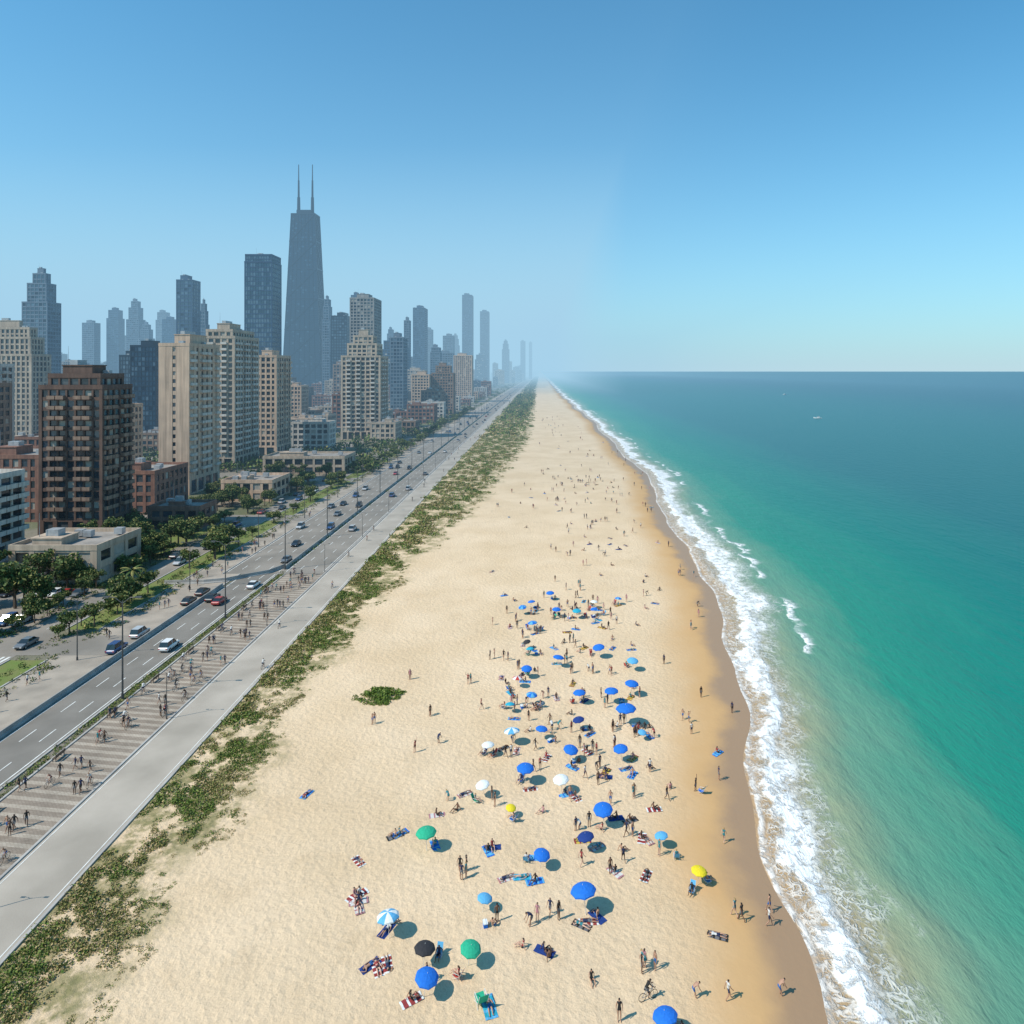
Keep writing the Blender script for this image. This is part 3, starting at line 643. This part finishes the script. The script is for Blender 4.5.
car(-66.8,123,True,6);car(-69,147,True,3);car(-71.4,149,True,2);car(-66.3,158,True,0);car(-66,76,True,4)
for (x,y) in [(-75.6,122),(-75.6,129),(-75.6,147),(-75.6,153)]: car(x,y,True,None,.03,'parked_car')
for i in range(9):
    for yy in (135.2,152.2):
        if random.random()<.75: car(-102.8-i*2.6,yy,True,None,.02,'parked_car',random.choice([0,math.pi]))
y=180
while y<1500:
    for x,up in((-55.4,True),(-58.7,True),(-66.5,False),(-70,False),(-73.5,False),(-76.3,False)):
        if random.random()<.22: car(x+random.uniform(-.3,.3),y+random.uniform(-4,4),up)
    y+=14+y*.02
for k in range(26):
    if random.random()<.7: car(-93.3 if k%2 else -97.6,95+k*9+random.uniform(-2,2),k%2==0,None,.03,'parked_car')
# ------------------------------------------------------------------ people
skins=[M('skin_tan',(.42,.24,.16),None,3,.6),M('skin_light',(.55,.35,.26),None,3,.6),M('skin_dark',(.16,.08,.05),None,3,.6)]
hairs=[M('hair_brown',(.06,.035,.02),None,20,.7),M('hair_black',(.015,.012,.01),None,20,.7),M('hair_blond',(.35,.24,.10),None,20,.7)]
def cl(n,c): return M('cloth_'+n,c,tuple(x*.85 for x in c),6,.85)
cloth={k:cl(k,c) for k,c in dict(white=(.6,.59,.57),navy=(.02,.03,.08),red=(.28,.04,.04),blue=(.03,.12,.34),black=(.02,.02,.02),teal=(.03,.2,.23),yellow=(.6,.45,.08),pink=(.42,.2,.22),grey=(.15,.15,.16),green=(.04,.2,.1)).items()}
eyem=M('eye_dark',(.02,.015,.01),None,3,.3)
BASE=dict(pel=(0,0,.95),sp=(0,0,1.14),ch=(0,0,1.34),nk=(0,-.01,1.50),hd=(0,.02,1.60),ht=(0,0,1.68),
 hL=(-.09,0,.90),kL=(-.1,.02,.50),aL=(-.1,0,.09),tL=(-.11,.16,.04),hR=(.09,0,.90),kR=(.1,.02,.50),aR=(.1,0,.09),tR=(.11,.16,.04),
 sL=(-.17,0,1.42),eL=(-.23,-.02,1.14),wL=(-.25,.05,.89),fL=(-.25,.07,.81),sR=(.17,0,1.42),eR=(.23,-.02,1.14),wR=(.25,.05,.89),fR=(.25,.07,.81))
RAD=dict(pel=.13,sp=.115,ch=.14,nk=.055,hd=.095,ht=.075,h=.088,k=.056,a=.04,t=.035,s=.06,e=.042,w=.03,f=.034)
BON=[('pel','sp'),('sp','ch'),('ch','nk'),('nk','hd'),('hd','ht')]+[(a+s,b_+s) for s in'LR' for a,b_ in(('h','k'),('k','a'),('a','t'),('s','e'),('e','w'),('w','f'))]+[('pel','hL'),('pel','hR'),('ch','sL'),('ch','sR')]
POSES={'stand':{},
'walk':dict(kL=(-.1,.2,.53),aL=(-.1,.3,.1),tL=(-.1,.46,.06),kR=(.1,0,.5),aR=(.1,-.3,.16),tR=(.1,-.2,.04),eL=(-.23,-.14,1.17),wL=(-.24,-.2,.92),fL=(-.24,-.2,.84),eR=(.23,.1,1.16),wR=(.22,.27,.98),fR=(.21,.33,.92)),
'sit':dict(pel=(0,0,.13),sp=(0,-.08,.32),ch=(0,-.11,.53),nk=(0,-.09,.70),hd=(0,-.05,.80),ht=(0,-.07,.88),hL=(-.1,.05,.12),kL=(-.16,.42,.40),aL=(-.14,.60,.08),tL=(-.14,.75,.04),hR=(.1,.05,.12),kR=(.16,.46,.30),aR=(.14,.74,.07),tR=(.14,.88,.06),
  sL=(-.17,-.1,.61),eL=(-.27,-.22,.36),wL=(-.28,-.30,.10),fL=(-.28,-.33,.04),sR=(.17,-.1,.61),eR=(.25,.05,.42),wR=(.2,.26,.36),fR=(.18,.33,.34)),
'lie':dict(pel=(0,0,.12),sp=(0,-.19,.12),ch=(0,-.39,.14),nk=(0,-.55,.12),hd=(0,-.65,.13),ht=(0,-.73,.12),hL=(-.09,.05,.11),kL=(-.12,.45,.22),aL=(-.12,.82,.05),tL=(-.15,.88,.18),hR=(.09,.05,.11),kR=(.12,.45,.1),aR=(.14,.87,.05),tR=(.17,.9,.18),
  sL=(-.18,-.46,.12),eL=(-.3,-.2,.07),wL=(-.34,.04,.05),fL=(-.35,.12,.05),sR=(.18,-.46,.12),eR=(.36,-.6,.08),wR=(.22,-.8,.08),fR=(.14,-.84,.08)),
'bend':dict(pel=(0,-.2,.88),sp=(0,-.06,1.02),ch=(0,.13,1.12),nk=(0,.28,1.18),hd=(0,.37,1.2),ht=(0,.44,1.24),hL=(-.09,-.2,.83),kL=(-.12,.02,.48),hR=(.09,-.2,.83),kR=(.12,-.04,.47),sL=(-.17,.18,1.13),eL=(-.2,.3,.86),wL=(-.18,.4,.62),fL=(-.17,.43,.55),sR=(.17,.18,1.13),eR=(.2,.28,.86),wR=(.18,.42,.66),fR=(.17,.46,.6)),
'wave':dict(eR=(.36,.05,1.52),wR=(.4,.08,1.78),fR=(.41,.08,1.86),kL=(-.13,.05,.5),aL=(-.16,.05,.09),tL=(-.18,.2,.04)),
'ride':dict(pel=(0,-.25,1.0),sp=(0,-.14,1.17),ch=(0,.02,1.33),nk=(0,.14,1.46),hd=(0,.2,1.55),ht=(0,.2,1.64),hL=(-.09,-.22,.96),kL=(-.1,.14,.86),aL=(-.1,.02,.47),tL=(-.1,.16,.42),hR=(.09,-.22,.96),kR=(.1,.1,.66),aR=(.1,-.04,.25),tR=(.1,.1,.2),sL=(-.17,.08,1.39),eL=(-.24,.24,1.18),wL=(-.23,.44,1.07),fL=(-.22,.5,1.05),sR=(.17,.08,1.39),eR=(.24,.24,1.18),wR=(.23,.44,1.07),fR=(.22,.5,1.05))}
def body(pose):
    J=dict(BASE);J.update(POSES[pose]); ks=list(J); me=bpy.data.meshes.new('b'); me.from_pydata([J[k] for k in ks],[(ks.index(a),ks.index(c)) for a,c in BON],[])
    o=bpy.data.objects.new('b',me); COL.objects.link(o); o.modifiers.new('s','SKIN'); 
    for i,k in enumerate(ks):
        sv=me.skin_vertices[0].data[i]; r=RAD.get(k) or RAD[k[0]]; sv.radius=(r,r*(.72 if k in('pel','sp','ch') else 1)); sv.use_root=(k=='pel')
    su=o.modifiers.new('u','SUBSURF'); su.levels=1
    dg=bpy.context.evaluated_depsgraph_get(); e=o.evaluated_get(dg); m2=bpy.data.meshes.new_from_object(e)
    V=[tuple(v.co) for v in m2.vertices]; F=[tuple(p.vertices) for p in m2.polygons]; 
    bpy.data.objects.remove(o); bpy.data.meshes.remove(m2)
    return J,V,F
def seg(p,a,b_):
    a=Vector(a);b_=Vector(b_);d=b_-a;t=max(0,min(1,(p-a).dot(d)/d.length_squared)); return (p-(a+d*t)).length,t
BOD={k:body(k) for k in POSES}
def bicycle(b,mi=0,mt=1):
    for y in(-.52,.52):
        n=16
        for k in range(n):
            a=2*math.pi*k/n;c=2*math.pi*(k+1)/n
            b.tube((0,y+math.cos(a)*.33,.35+math.sin(a)*.33),(0,y+math.cos(c)*.33,.35+math.sin(c)*.33),.022,.022,5,mt,False)
            if k%2==0: b.tube((0,y,.35),(0,y+math.cos(a)*.32,.35+math.sin(a)*.32),.004,.004,3,mt,False)
    for p,q in[((0,-.52,.35),(0,-.1,.3)),((0,-.52,.35),(0,-.2,.82)),((0,-.1,.3),(0,-.24,.92)),((0,-.1,.3),(0,.38,.82)),((0,-.2,.8),(0,.37,.86)),((0,.36,.95),(0,.52,.35)),((0,.36,.93),(0,.42,1.04)),((-.26,.42,1.04),(.26,.42,1.04))]: b.tube(p,q,.022,.022,6,mi)
    b.box(-.07,.07,-.36,-.12,.9,.95,mt)
def person(pose,sk,top,bot,hr,bike=False,female=False):
    J,V,F=BOD[pose]; b=MB(); b.v=list(V); b.f=list(F)
    hd=Vector(J['hd']); fw=Vector((0,0,1)) if pose=='lie' else (Vector((0,.5,-.86)) if pose=='bend' else Vector((0,1,0)))
    upv=Vector((0,-1,0)) if pose=='lie' else (Vector((0,.86,.5)) if pose=='bend' else Vector((0,0,1)))
    for f in F:
        c=Vector((0,0,0))
        for i in f: c+=Vector(V[i])
        c/=len(f); best=min(((seg(c,J[a],J[d]),(a,d)) for a,d in BON),key=lambda x:x[0][0]); (dd,t),(a,d)=best
        if a in('hd','ht') or (a=='nk' and t>.45): m=3 if ((c-hd).dot(upv)>.05 or (c-hd).dot(fw)<-.01) else 0
        elif a=='nk': m=0
        elif a in('pel',): m=2 if d[0] in'h' or t<.35 else (1 if top else 0)
        elif a[0]=='h' and d[0]=='k': m=2 if t<(.15 if female else .55) else 0
        elif a in('sp','ch'): m=(1 if (not female or t>.2 or a=='ch') else 0) if top else 0
        elif a[0]=='s' and d[0]=='e': m=1 if (top and not female and t<.45) else 0
        else: m=0
        b.m.append(m)
    side=fw.cross(upv)
    n=hd+fw*.1; b.tube(n-fw*.02+upv*.015,n+fw*.02-upv*.02,.008,.014,5,0)
    for s in(-1,1):
        e=hd+fw*.088+side*s*.035+upv*.02; b.tube(e,e+fw*.01,.011,.009,6,4); b.tube(hd+side*s*.085+upv*.005,hd+side*s*.11+upv*.01,.025,.015,6,0)
    b.tube(hd+fw*.085-upv*.045-side*.02,hd+fw*.085-upv*.045+side*.02,.006,.006,4,4)
    if female:
        b.tube(hd-fw*.06+upv*.04,hd-fw*.1-upv*.16,.07,.03,7,3)
    for s in'LR':
        w=Vector(J['w'+s]);f=Vector(J['f'+s]);d=(f-w).normalized();u=d.cross(Vector((1,0,0))); u=u.normalized() if u.length>.1 else Vector((0,1,0))
        for k in range(4):
            p=f+u*(k-1.5)*.018; q=p+d*(.055+.01*(1-abs(k-1.5))); r=q+d*.03+Vector((-.01 if s=='R' else .01,0,0)); b.tube(p-d*.02,q,.010,.009,5,0); b.tube(q,r,.009,.007,5,0)
        b.tube(w+d*.03+u*.02,w+d*.07+u*.06,.011,.009,5,0)
    if bike: bicycle(b,5,6)
    return b.mesh('person',[sk,top or sk,bot,hr,eyem,metal,tyre],True)
PM={}
C_=cloth
pal=[(0,'white','navy',1,0),(1,'red','black',0,1),(0,None,'blue',1,0),(1,'teal','teal',2,1),(2,'black','grey',1,0),(0,'navy','grey',0,0),(1,'pink','pink',0,1),(2,None,'black',1,0),(0,'black','black',1,1),(2,'navy','black',1,0)]
for k in POSES:
    PM[k]=[person(k,skins[a],C_[t] if t else None,C_[b_],hairs[h],k=='ride',bool(fm)) for a,t,b_,h,fm in (pal if k in('stand','walk','sit') else pal[:6])]
NM={'stand':'beachgoer','walk':'beachgoer','sit':'seated_beachgoer','lie':'sunbather','bend':'beachgoer','wave':'beachgoer','ride':'cyclist'}
def per(pose,x,y,z=None,rz=None,name=None,i=None):
    if z is None: z=ground_z(x,y)
    put(name or NM[pose],PM[pose][i] if i is not None else random.choice(PM[pose]),(x,y,z),random.random()*6.28 if rz is None else rz,random.uniform(.93,1.05))
UC={k:cl('umb_'+k,c) for k,c in dict(blue=(.01,.15,.60),navy=(.01,.04,.2),green=(.02,.38,.22),yellow=(.75,.6,.02),white=(.72,.76,.76),black=(.03,.03,.035),teal=(.02,.35,.5),red=(.5,.06,.05),sky=(.10,.38,.65)).items()}
polew=M('umbrella_pole',(.65,.65,.63),None,2,.4)
def umbrella(c,alt=None):
    b=MB(); n=16; R=1.2; H=2.15; rings=[(0,H+.42),(.4,H+.36),(.8,H+.2),(1.0,H)]
    P=[]
    for ri,(f,z) in enumerate(rings):
        P.append([(math.cos(2*math.pi*k/n)*R*f*(1 if k%2==0 else .94),math.sin(2*math.pi*k/n)*R*f*(1 if k%2==0 else .94),z-(0 if k%2 else .05*f)) for k in range(n)])
    for r in range(3):
        for k in range(n):
            m=1 if (k//2)%2 else 0; b.quad(P[r][k],P[r][(k+1)%n],P[r+1][(k+1)%n],P[r+1][k],m)
    for k in range(n):
        a,c2=P[3][k],P[3][(k+1)%n]; b.quad(a,c2,(c2[0],c2[1],c2[2]-.12),(a[0],a[1],a[2]-.12),1 if (k//2)%2 else 0)
    for k in range(0,n,2): b.tube((0,0,H-.15),(P[2][k][0],P[2][k][1],P[2][k][2]-.02),.008,.006,4,2,False)
    b.tube((0,0,-.2),(0,0,H+.45),.025,.022,8,2); b.tube((0,0,H+.42),(0,0,H+.55),.03,.01,6,2)
    return b.mesh('beach_umbrella',[c,alt or c,polew])
UM={k:umbrella(v) for k,v in UC.items()}; UM['bw']=umbrella(UC['blue'],UC['sky']); UM['tw']=umbrella(UC['sky'],UC['white']); UM['rw']=umbrella(UC['red'],UC['white'])
def towel(c,c2):
    b=MB(); nx,ny=5,10
    def p(i,j): return (-.42+.84*i/nx,-.9+1.8*j/ny,.03+.02*math.sin(i*1.7+j))
    for i in range(nx):
        for j in range(ny): b.quad(p(i,j),p(i+1,j),p(i+1,j+1),p(i,j+1),j%3==0)
    return b.mesh('beach_towel',[c,c2])
TW=[towel(UC['blue'],UC['sky']),towel(C_['red'],UC['white']),towel(UC['teal'],UC['sky']),towel(C_['yellow'],C_['red']),towel(UC['navy'],UC['navy']),towel(UC['sky'],UC['blue']),towel(C_['grey'],C_['black']),towel(C_['white'],C_['pink'])]
def chair(c):
    b=MB()
    for x in(-.27,.27):
        b.tube((x,-.3,0),(x,.35,.32),.015,.015,5,1); b.tube((x,.35,0),(x,-.25,.34),.015,.015,5,1); b.tube((x,-.25,.25),(x,-.6,.95),.015,.015,5,1); b.tube((x,-.3,.52),(x,.25,.52),.02,.02,5,1); b.tube((x,.25,.52),(x,.3,.3),.015,.015,5,1)
    pts=[(.38,.31),(.15,.24),(-.15,.22),(-.27,.3),(-.42,.6),(-.58,.92)]
    for (y0,z0),(y1,z1) in zip(pts,pts[1:]): b.quad((-.25,y0,z0),(.25,y0,z0),(.25,y1,z1),(-.25,y1,z1),0)
    return b.mesh('beach_chair',[c,polew])
CH=[chair(UC[k]) for k in('blue','green','navy','sky','red')]
def cooler():
    b=MB(); b.box(-.28,.28,-.18,.18,.02,.34,0); b.box(-.3,.3,-.2,.2,.34,.42,1); b.tube((-.3,0,.36),(-.36,0,.5),.012,.012,4,1);b.tube((.3,0,.36),(.36,0,.5),.012,.012,4,1);b.tube((-.36,0,.5),(.36,0,.5),.012,.012,4,1); return b.mesh('cooler_box',[UC['blue'],UC['white']])
CO=cooler()
def umb(x,y,c,s=1,tilt=None):
    z=ground_z(x,y); t=random.uniform(-.18,.18) if tilt is None else tilt
    put('beach_umbrella',UM[c],(x,y,z),0,s,None,(t,random.uniform(-.18,.18),random.random()*3))
def gear(x,y,nmax=3):
    n=random.randint(1,nmax)
    for i in range(n):
        a=random.random()*6.28;r=random.uniform(.6,1.9); px,py=x+math.cos(a)*r,y+math.sin(a)*r; z=ground_z(px,py); rz=random.random()*6.28; t=random.random()
        if t<.35: put('beach_towel',random.choice(TW),(px,py,z+.01),rz); per(random.choice(['lie','sit']),px,py,z+.05,rz+math.pi)
        elif t<.65: put('beach_chair',random.choice(CH),(px,py,z),rz); per('sit',px,py,z+.2,rz)
        elif t<.8: put('cooler_box',CO,(px,py,z),rz); per('sit',px+.7,py,None)
        else: per(random.choice(['stand','bend','stand']),px,py)
US=[(4.24,62.9,'blue',1.0),(-9.8,57.2,'black',.75),(-9.3,54.6,'blue',.8),(-6.05,57.4,'green',.75),(-11.8,71.1,'green',.9),(-13.3,60.2,'tw',.85),(7.06,75.3,'blue',.9),(5.,70.9,'navy',.75),(0,68.7,'blue',.7),(-1.8,82.8,'blue',.9),(12.2,95.9,'blue',1.2),(3.7,87.4,'blue',.8),(15.4,66.6,'yellow',.65),(12.9,71.6,'sky',.6),(10.5,119,'blue',.9),(2.9,115,'blue',.8),(-5.3,63.1,'sky',.6),(-3.6,91.1,'tw',.9),(2.6,81,'white',.8),(.1,92.4,'blue',.7),(10.5,87.4,'blue',.8),(9.6,51,'blue',.8),(6,102.5,'blue',.8),(15.4,114,'sky',.8),(10.8,102.5,'blue',.9),(-3.6,107.6,'rw',.7),(5.6,95,'navy',.7),(-6.5,80.3,'white',.7),(-3.4,76.6,'yellow',.5),(-6.7,88.6,'white',.7),(14,105,'blue',.9)]
for x,y,c,s in US: umb(x,y,c,s); gear(x,y,2)
k=0
while k<15:
    y=random.uniform(90,150); x=random.uniform(-8,17)+(y-100)*.09
    if min(math.hypot(x-a,y-b_) for a,b_,_,_ in US)<3.6: continue
    k+=1; US.append((x,y,'',0)); umb(x,y,random.choice(['blue','blue','sky','teal','white','navy','bw','sky','red','black']),random.uniform(.5,.8)); gear(x,y,4)
# foreground people (surveyed)
per('ride',8.6,54.3,None,-1.2,None,4); per('stand',6.1,52.5); per('bend',12.4,54.5,None,-1.4); per('walk',15,54.4,None,-1.3); per('bend',19.4,55,None,-1.2,None,2); per('walk',17.9,62.8,None,.5); per('walk',18.4,62.3,None,.6); per('walk',19.6,72.8,None,-.6); per('wave',21.2,97.3); per('walk',20.5,98)
per('wave',18.6,81.5); put('beach_chair',CH[0],(19.2,81.2,ground_z(19.2,81.2)),1)
for (x,y) in [(.4,58.8),(-17.1,64.3),(-17.6,64.9),(-17.3,65.2),(-15.6,73.4),(-15.1,73.8),(-11.6,76.9),(-5.4,71),(-5,71.5),(-.5,66.8),(10.9,73),(8,84)]:
    put('beach_towel',random.choice(TW),(x,y,ground_z(x,y)+.01),random.random()*6); per('sit',x,y,ground_z(x,y)+.04)
for (x,y) in [(-13.6,57.2),(-14.3,57.5),(-12.9,57.6),(-18.5,69.6),(10.5,67.6),(-16.9,63.6)]:
    r=random.random()*6; put('beach_towel',random.choice(TW),(x,y,ground_z(x,y)+.01),r); per('lie',x,y,ground_z(x,y)+.04,r+math.pi)
for (x,y) in [(-7.7,67),(-7.3,67.3),(-3.9,62),(4.2,69),(10.9,79.8),(14.8,79.6),(13.7,85),(3.5,79.6),(-23.7,96.5),(-16.4,89.6),(-11.5,109),(-11.1,109.3),(-23.5,96.9),(7,68),(8.5,69.5)]: per(random.choice(['stand','walk','wave']),x,y)
put('beach_chair',CH[1],(-4.65,53.9,ground_z(-4.65,53.9)),.4,1.5); put('beach_towel',TW[2],(-4.0,53.6,ground_z(-4,53.6)+.01),.3,1.2); per('lie',-4.,53.6,ground_z(-4,53.6)+.04,.3+math.pi)
def crowd(n,y0,y1,p,mean,sd):
    k=0
    while k<n:
        y=y0+(y1-y0)*random.random()**p; x=random.gauss(mean+(y-100)*.06*(y<400)+(18 if y>=400 else 0),sd)
        if x>shore(y)-2.5 or x<vegedge(y)+1: continue
        k+=1; t=random.random()
        if t<.22:
            r=random.random()*6; z=ground_z(x,y); put('beach_towel',random.choice(TW),(x,y,z+.01),r); per(random.choice(['lie','sit']),x,y,z+.04,r+math.pi)
        elif t<.5: per('sit',x,y)
        else:
            per(random.choice(['stand','walk','walk','bend','stand']),x,y)
            if random.random()<.4: per('stand',x+random.uniform(-.9,.9),y+random.uniform(-.6,.6))
crowd(42,55,100,1,4,8); crowd(90,80,150,1,6,9); crowd(110,130,330,1.,9,12); crowd(70,250,750,1.2,4,13)
for i in range(26):
    y=random.uniform(60,420); per(random.choice(['walk','stand']),float(shore(y))-random.uniform(1.5,7),y)
for i in range(105):
    y=50+118*random.random()**.9; x=random.uniform(-62,-54)
    if random.random()<.35: per('ride',x,y,.03,random.choice([0,math.pi])+random.uniform(-.2,.2))
    else:
        per(random.choice(['walk','stand','walk']),x,y,.03,random.choice([0,math.pi])+random.uniform(-.7,.7),'pedestrian',random.choice([0,2,4,4,5,7,8,9,3]))
        if random.random()<.4: per('walk',x+.6,y+.2,.03,random.choice([0,math.pi]),'pedestrian',random.choice([4,5,8,9]))
for i in range(20):
    y=90+480*random.random(); per(random.choice(['walk','ride']),random.uniform(-52.5,-46.5),y,.035,random.choice([0,math.pi]))
for i in range(30): per('walk',random.uniform(-84,-77.5),random.uniform(90,240),.03,random.choice([0,math.pi]),'pedestrian')
def boat():
    b=MB(); st=[(-4,.9,.2,1.1),(-1,1.25,0,1.1),(2,1.1,.0,1.25),(4.6,.08,.7,1.6)]; r=[]
    for y,w,zb,zt in st: i=len(b.v); b.v+=[(-w,y,zt),(-w*.6,y,zb),(w*.6,y,zb),(w,y,zt)]; r.append(i)
    for a,c in zip(r,r[1:]):
        for k in range(4): b.f.append((a+k,a+(k+1)%4,c+(k+1)%4,c+k)); b.m.append(0)
    b.f.append((r[0],r[0]+1,r[0]+2,r[0]+3));b.m.append(0); b.box(-.8,.8,-1.5,1,1.12,2.3,0); b.box(-.82,.82,-1.2,.9,1.6,2.1,1); b.box(-.9,.9,-1.8,1.2,2.3,2.4,0); b.tube((0,-1,2.4),(0,-1,4.2),.04,.02,5,0)
    return b.mesh('motor_boat',[CP[0],cgl])
BT=boat()
put('motor_boat',BT,(296,727,-.8),1.2,1.0); put('motor_boat',BT,(520,1450,-.8),-1.2,1.1)
# ------------------------------------------------------------------ haze light: absorbing air boxes that emit a set glow instead of scattering sun
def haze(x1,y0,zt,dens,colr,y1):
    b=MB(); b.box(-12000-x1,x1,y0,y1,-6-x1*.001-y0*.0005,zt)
    hm=bpy.data.materials.new('emissive_haze'); hm.use_nodes=True; nt=hm.node_tree
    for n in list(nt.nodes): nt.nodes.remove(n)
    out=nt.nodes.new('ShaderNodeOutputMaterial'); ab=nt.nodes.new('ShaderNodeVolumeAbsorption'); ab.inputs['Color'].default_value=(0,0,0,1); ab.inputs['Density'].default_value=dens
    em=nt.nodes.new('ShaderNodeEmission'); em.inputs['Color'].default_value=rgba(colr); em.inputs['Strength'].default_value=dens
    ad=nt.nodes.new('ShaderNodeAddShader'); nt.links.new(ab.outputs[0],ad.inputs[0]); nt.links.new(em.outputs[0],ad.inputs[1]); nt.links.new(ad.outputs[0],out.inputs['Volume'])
    put('emissive_haze',b.mesh('emissive_haze',[hm]))
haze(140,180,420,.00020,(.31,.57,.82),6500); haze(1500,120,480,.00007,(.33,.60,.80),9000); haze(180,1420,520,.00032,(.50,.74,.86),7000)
# ------------------------------------------------------------------ light, sky, camera
az=math.atan2(-.89,-.45); el=math.radians(48)
sd=Vector((math.sin(az)*math.cos(el),math.cos(az)*math.cos(el),math.sin(el)))
L=bpy.data.lights.new('sun','SUN'); L.energy=5.0; L.angle=math.radians(.5); L.color=(1,.915,.79)
so=bpy.data.objects.new('sun',L); so.rotation_euler=(-sd).to_track_quat('-Z','Y').to_euler(); COL.objects.link(so)
w=bpy.data.worlds.new('World'); scene.world=w; w.use_nodes=True; nt=w.node_tree
sk=nt.nodes.new('ShaderNodeTexSky'); sk.sky_type='NISHITA'; sk.sun_disc=False; sk.sun_elevation=el; sk.sun_rotation=az%(2*math.pi); sk.ozone_density=1.3; sk.air_density=1.0; sk.dust_density=.5; sk.altitude=0
tint=nd(nt,'ShaderNodeMix',data_type='RGBA',blend_type='MULTIPLY'); tint.inputs[0].default_value=1; lk(nt,sk.outputs[0],tint.inputs[6]); tint.inputs[7].default_value=(.38,1.16,1.38,1)
tc=nd(nt,'ShaderNodeTexCoord'); sx=nd(nt,'ShaderNodeSeparateXYZ'); lk(nt,tc.outputs['Generated'],sx.inputs[0])
om=nd(nt,'ShaderNodeMath',operation='SUBTRACT',use_clamp=True); om.inputs[0].default_value=1; lk(nt,sx.outputs['Z'],om.inputs[1])
pw=nd(nt,'ShaderNodeMath',operation='POWER'); lk(nt,om.outputs[0],pw.inputs[0]); pw.inputs[1].default_value=6.
hz=nd(nt,'ShaderNodeMix',data_type='RGBA'); lk(nt,pw.outputs[0],hz.inputs[0]); lk(nt,tint.outputs[2],hz.inputs[6]); hz.inputs[7].default_value=(4.4,5.9,6.3,1)
bg=nt.nodes['Background']; bg.inputs['Strength'].default_value=.125; lk(nt,hz.outputs[2],bg.inputs['Color'])
cam=bpy.data.cameras.new('camera'); cam.lens=24; cam.sensor_width=36; cam.shift_x=-28/1024; cam.shift_y=-141/1024; cam.clip_start=1; cam.clip_end=120000
co=bpy.data.objects.new('camera',cam); co.location=(0,0,50); co.rotation_euler=(math.pi/2,0,0); COL.objects.link(co); scene.camera=co
scene.view_settings.view_transform='Standard'; scene.view_settings.look='None'; scene.view_settings.exposure=0
print('objects',len(bpy.data.objects))
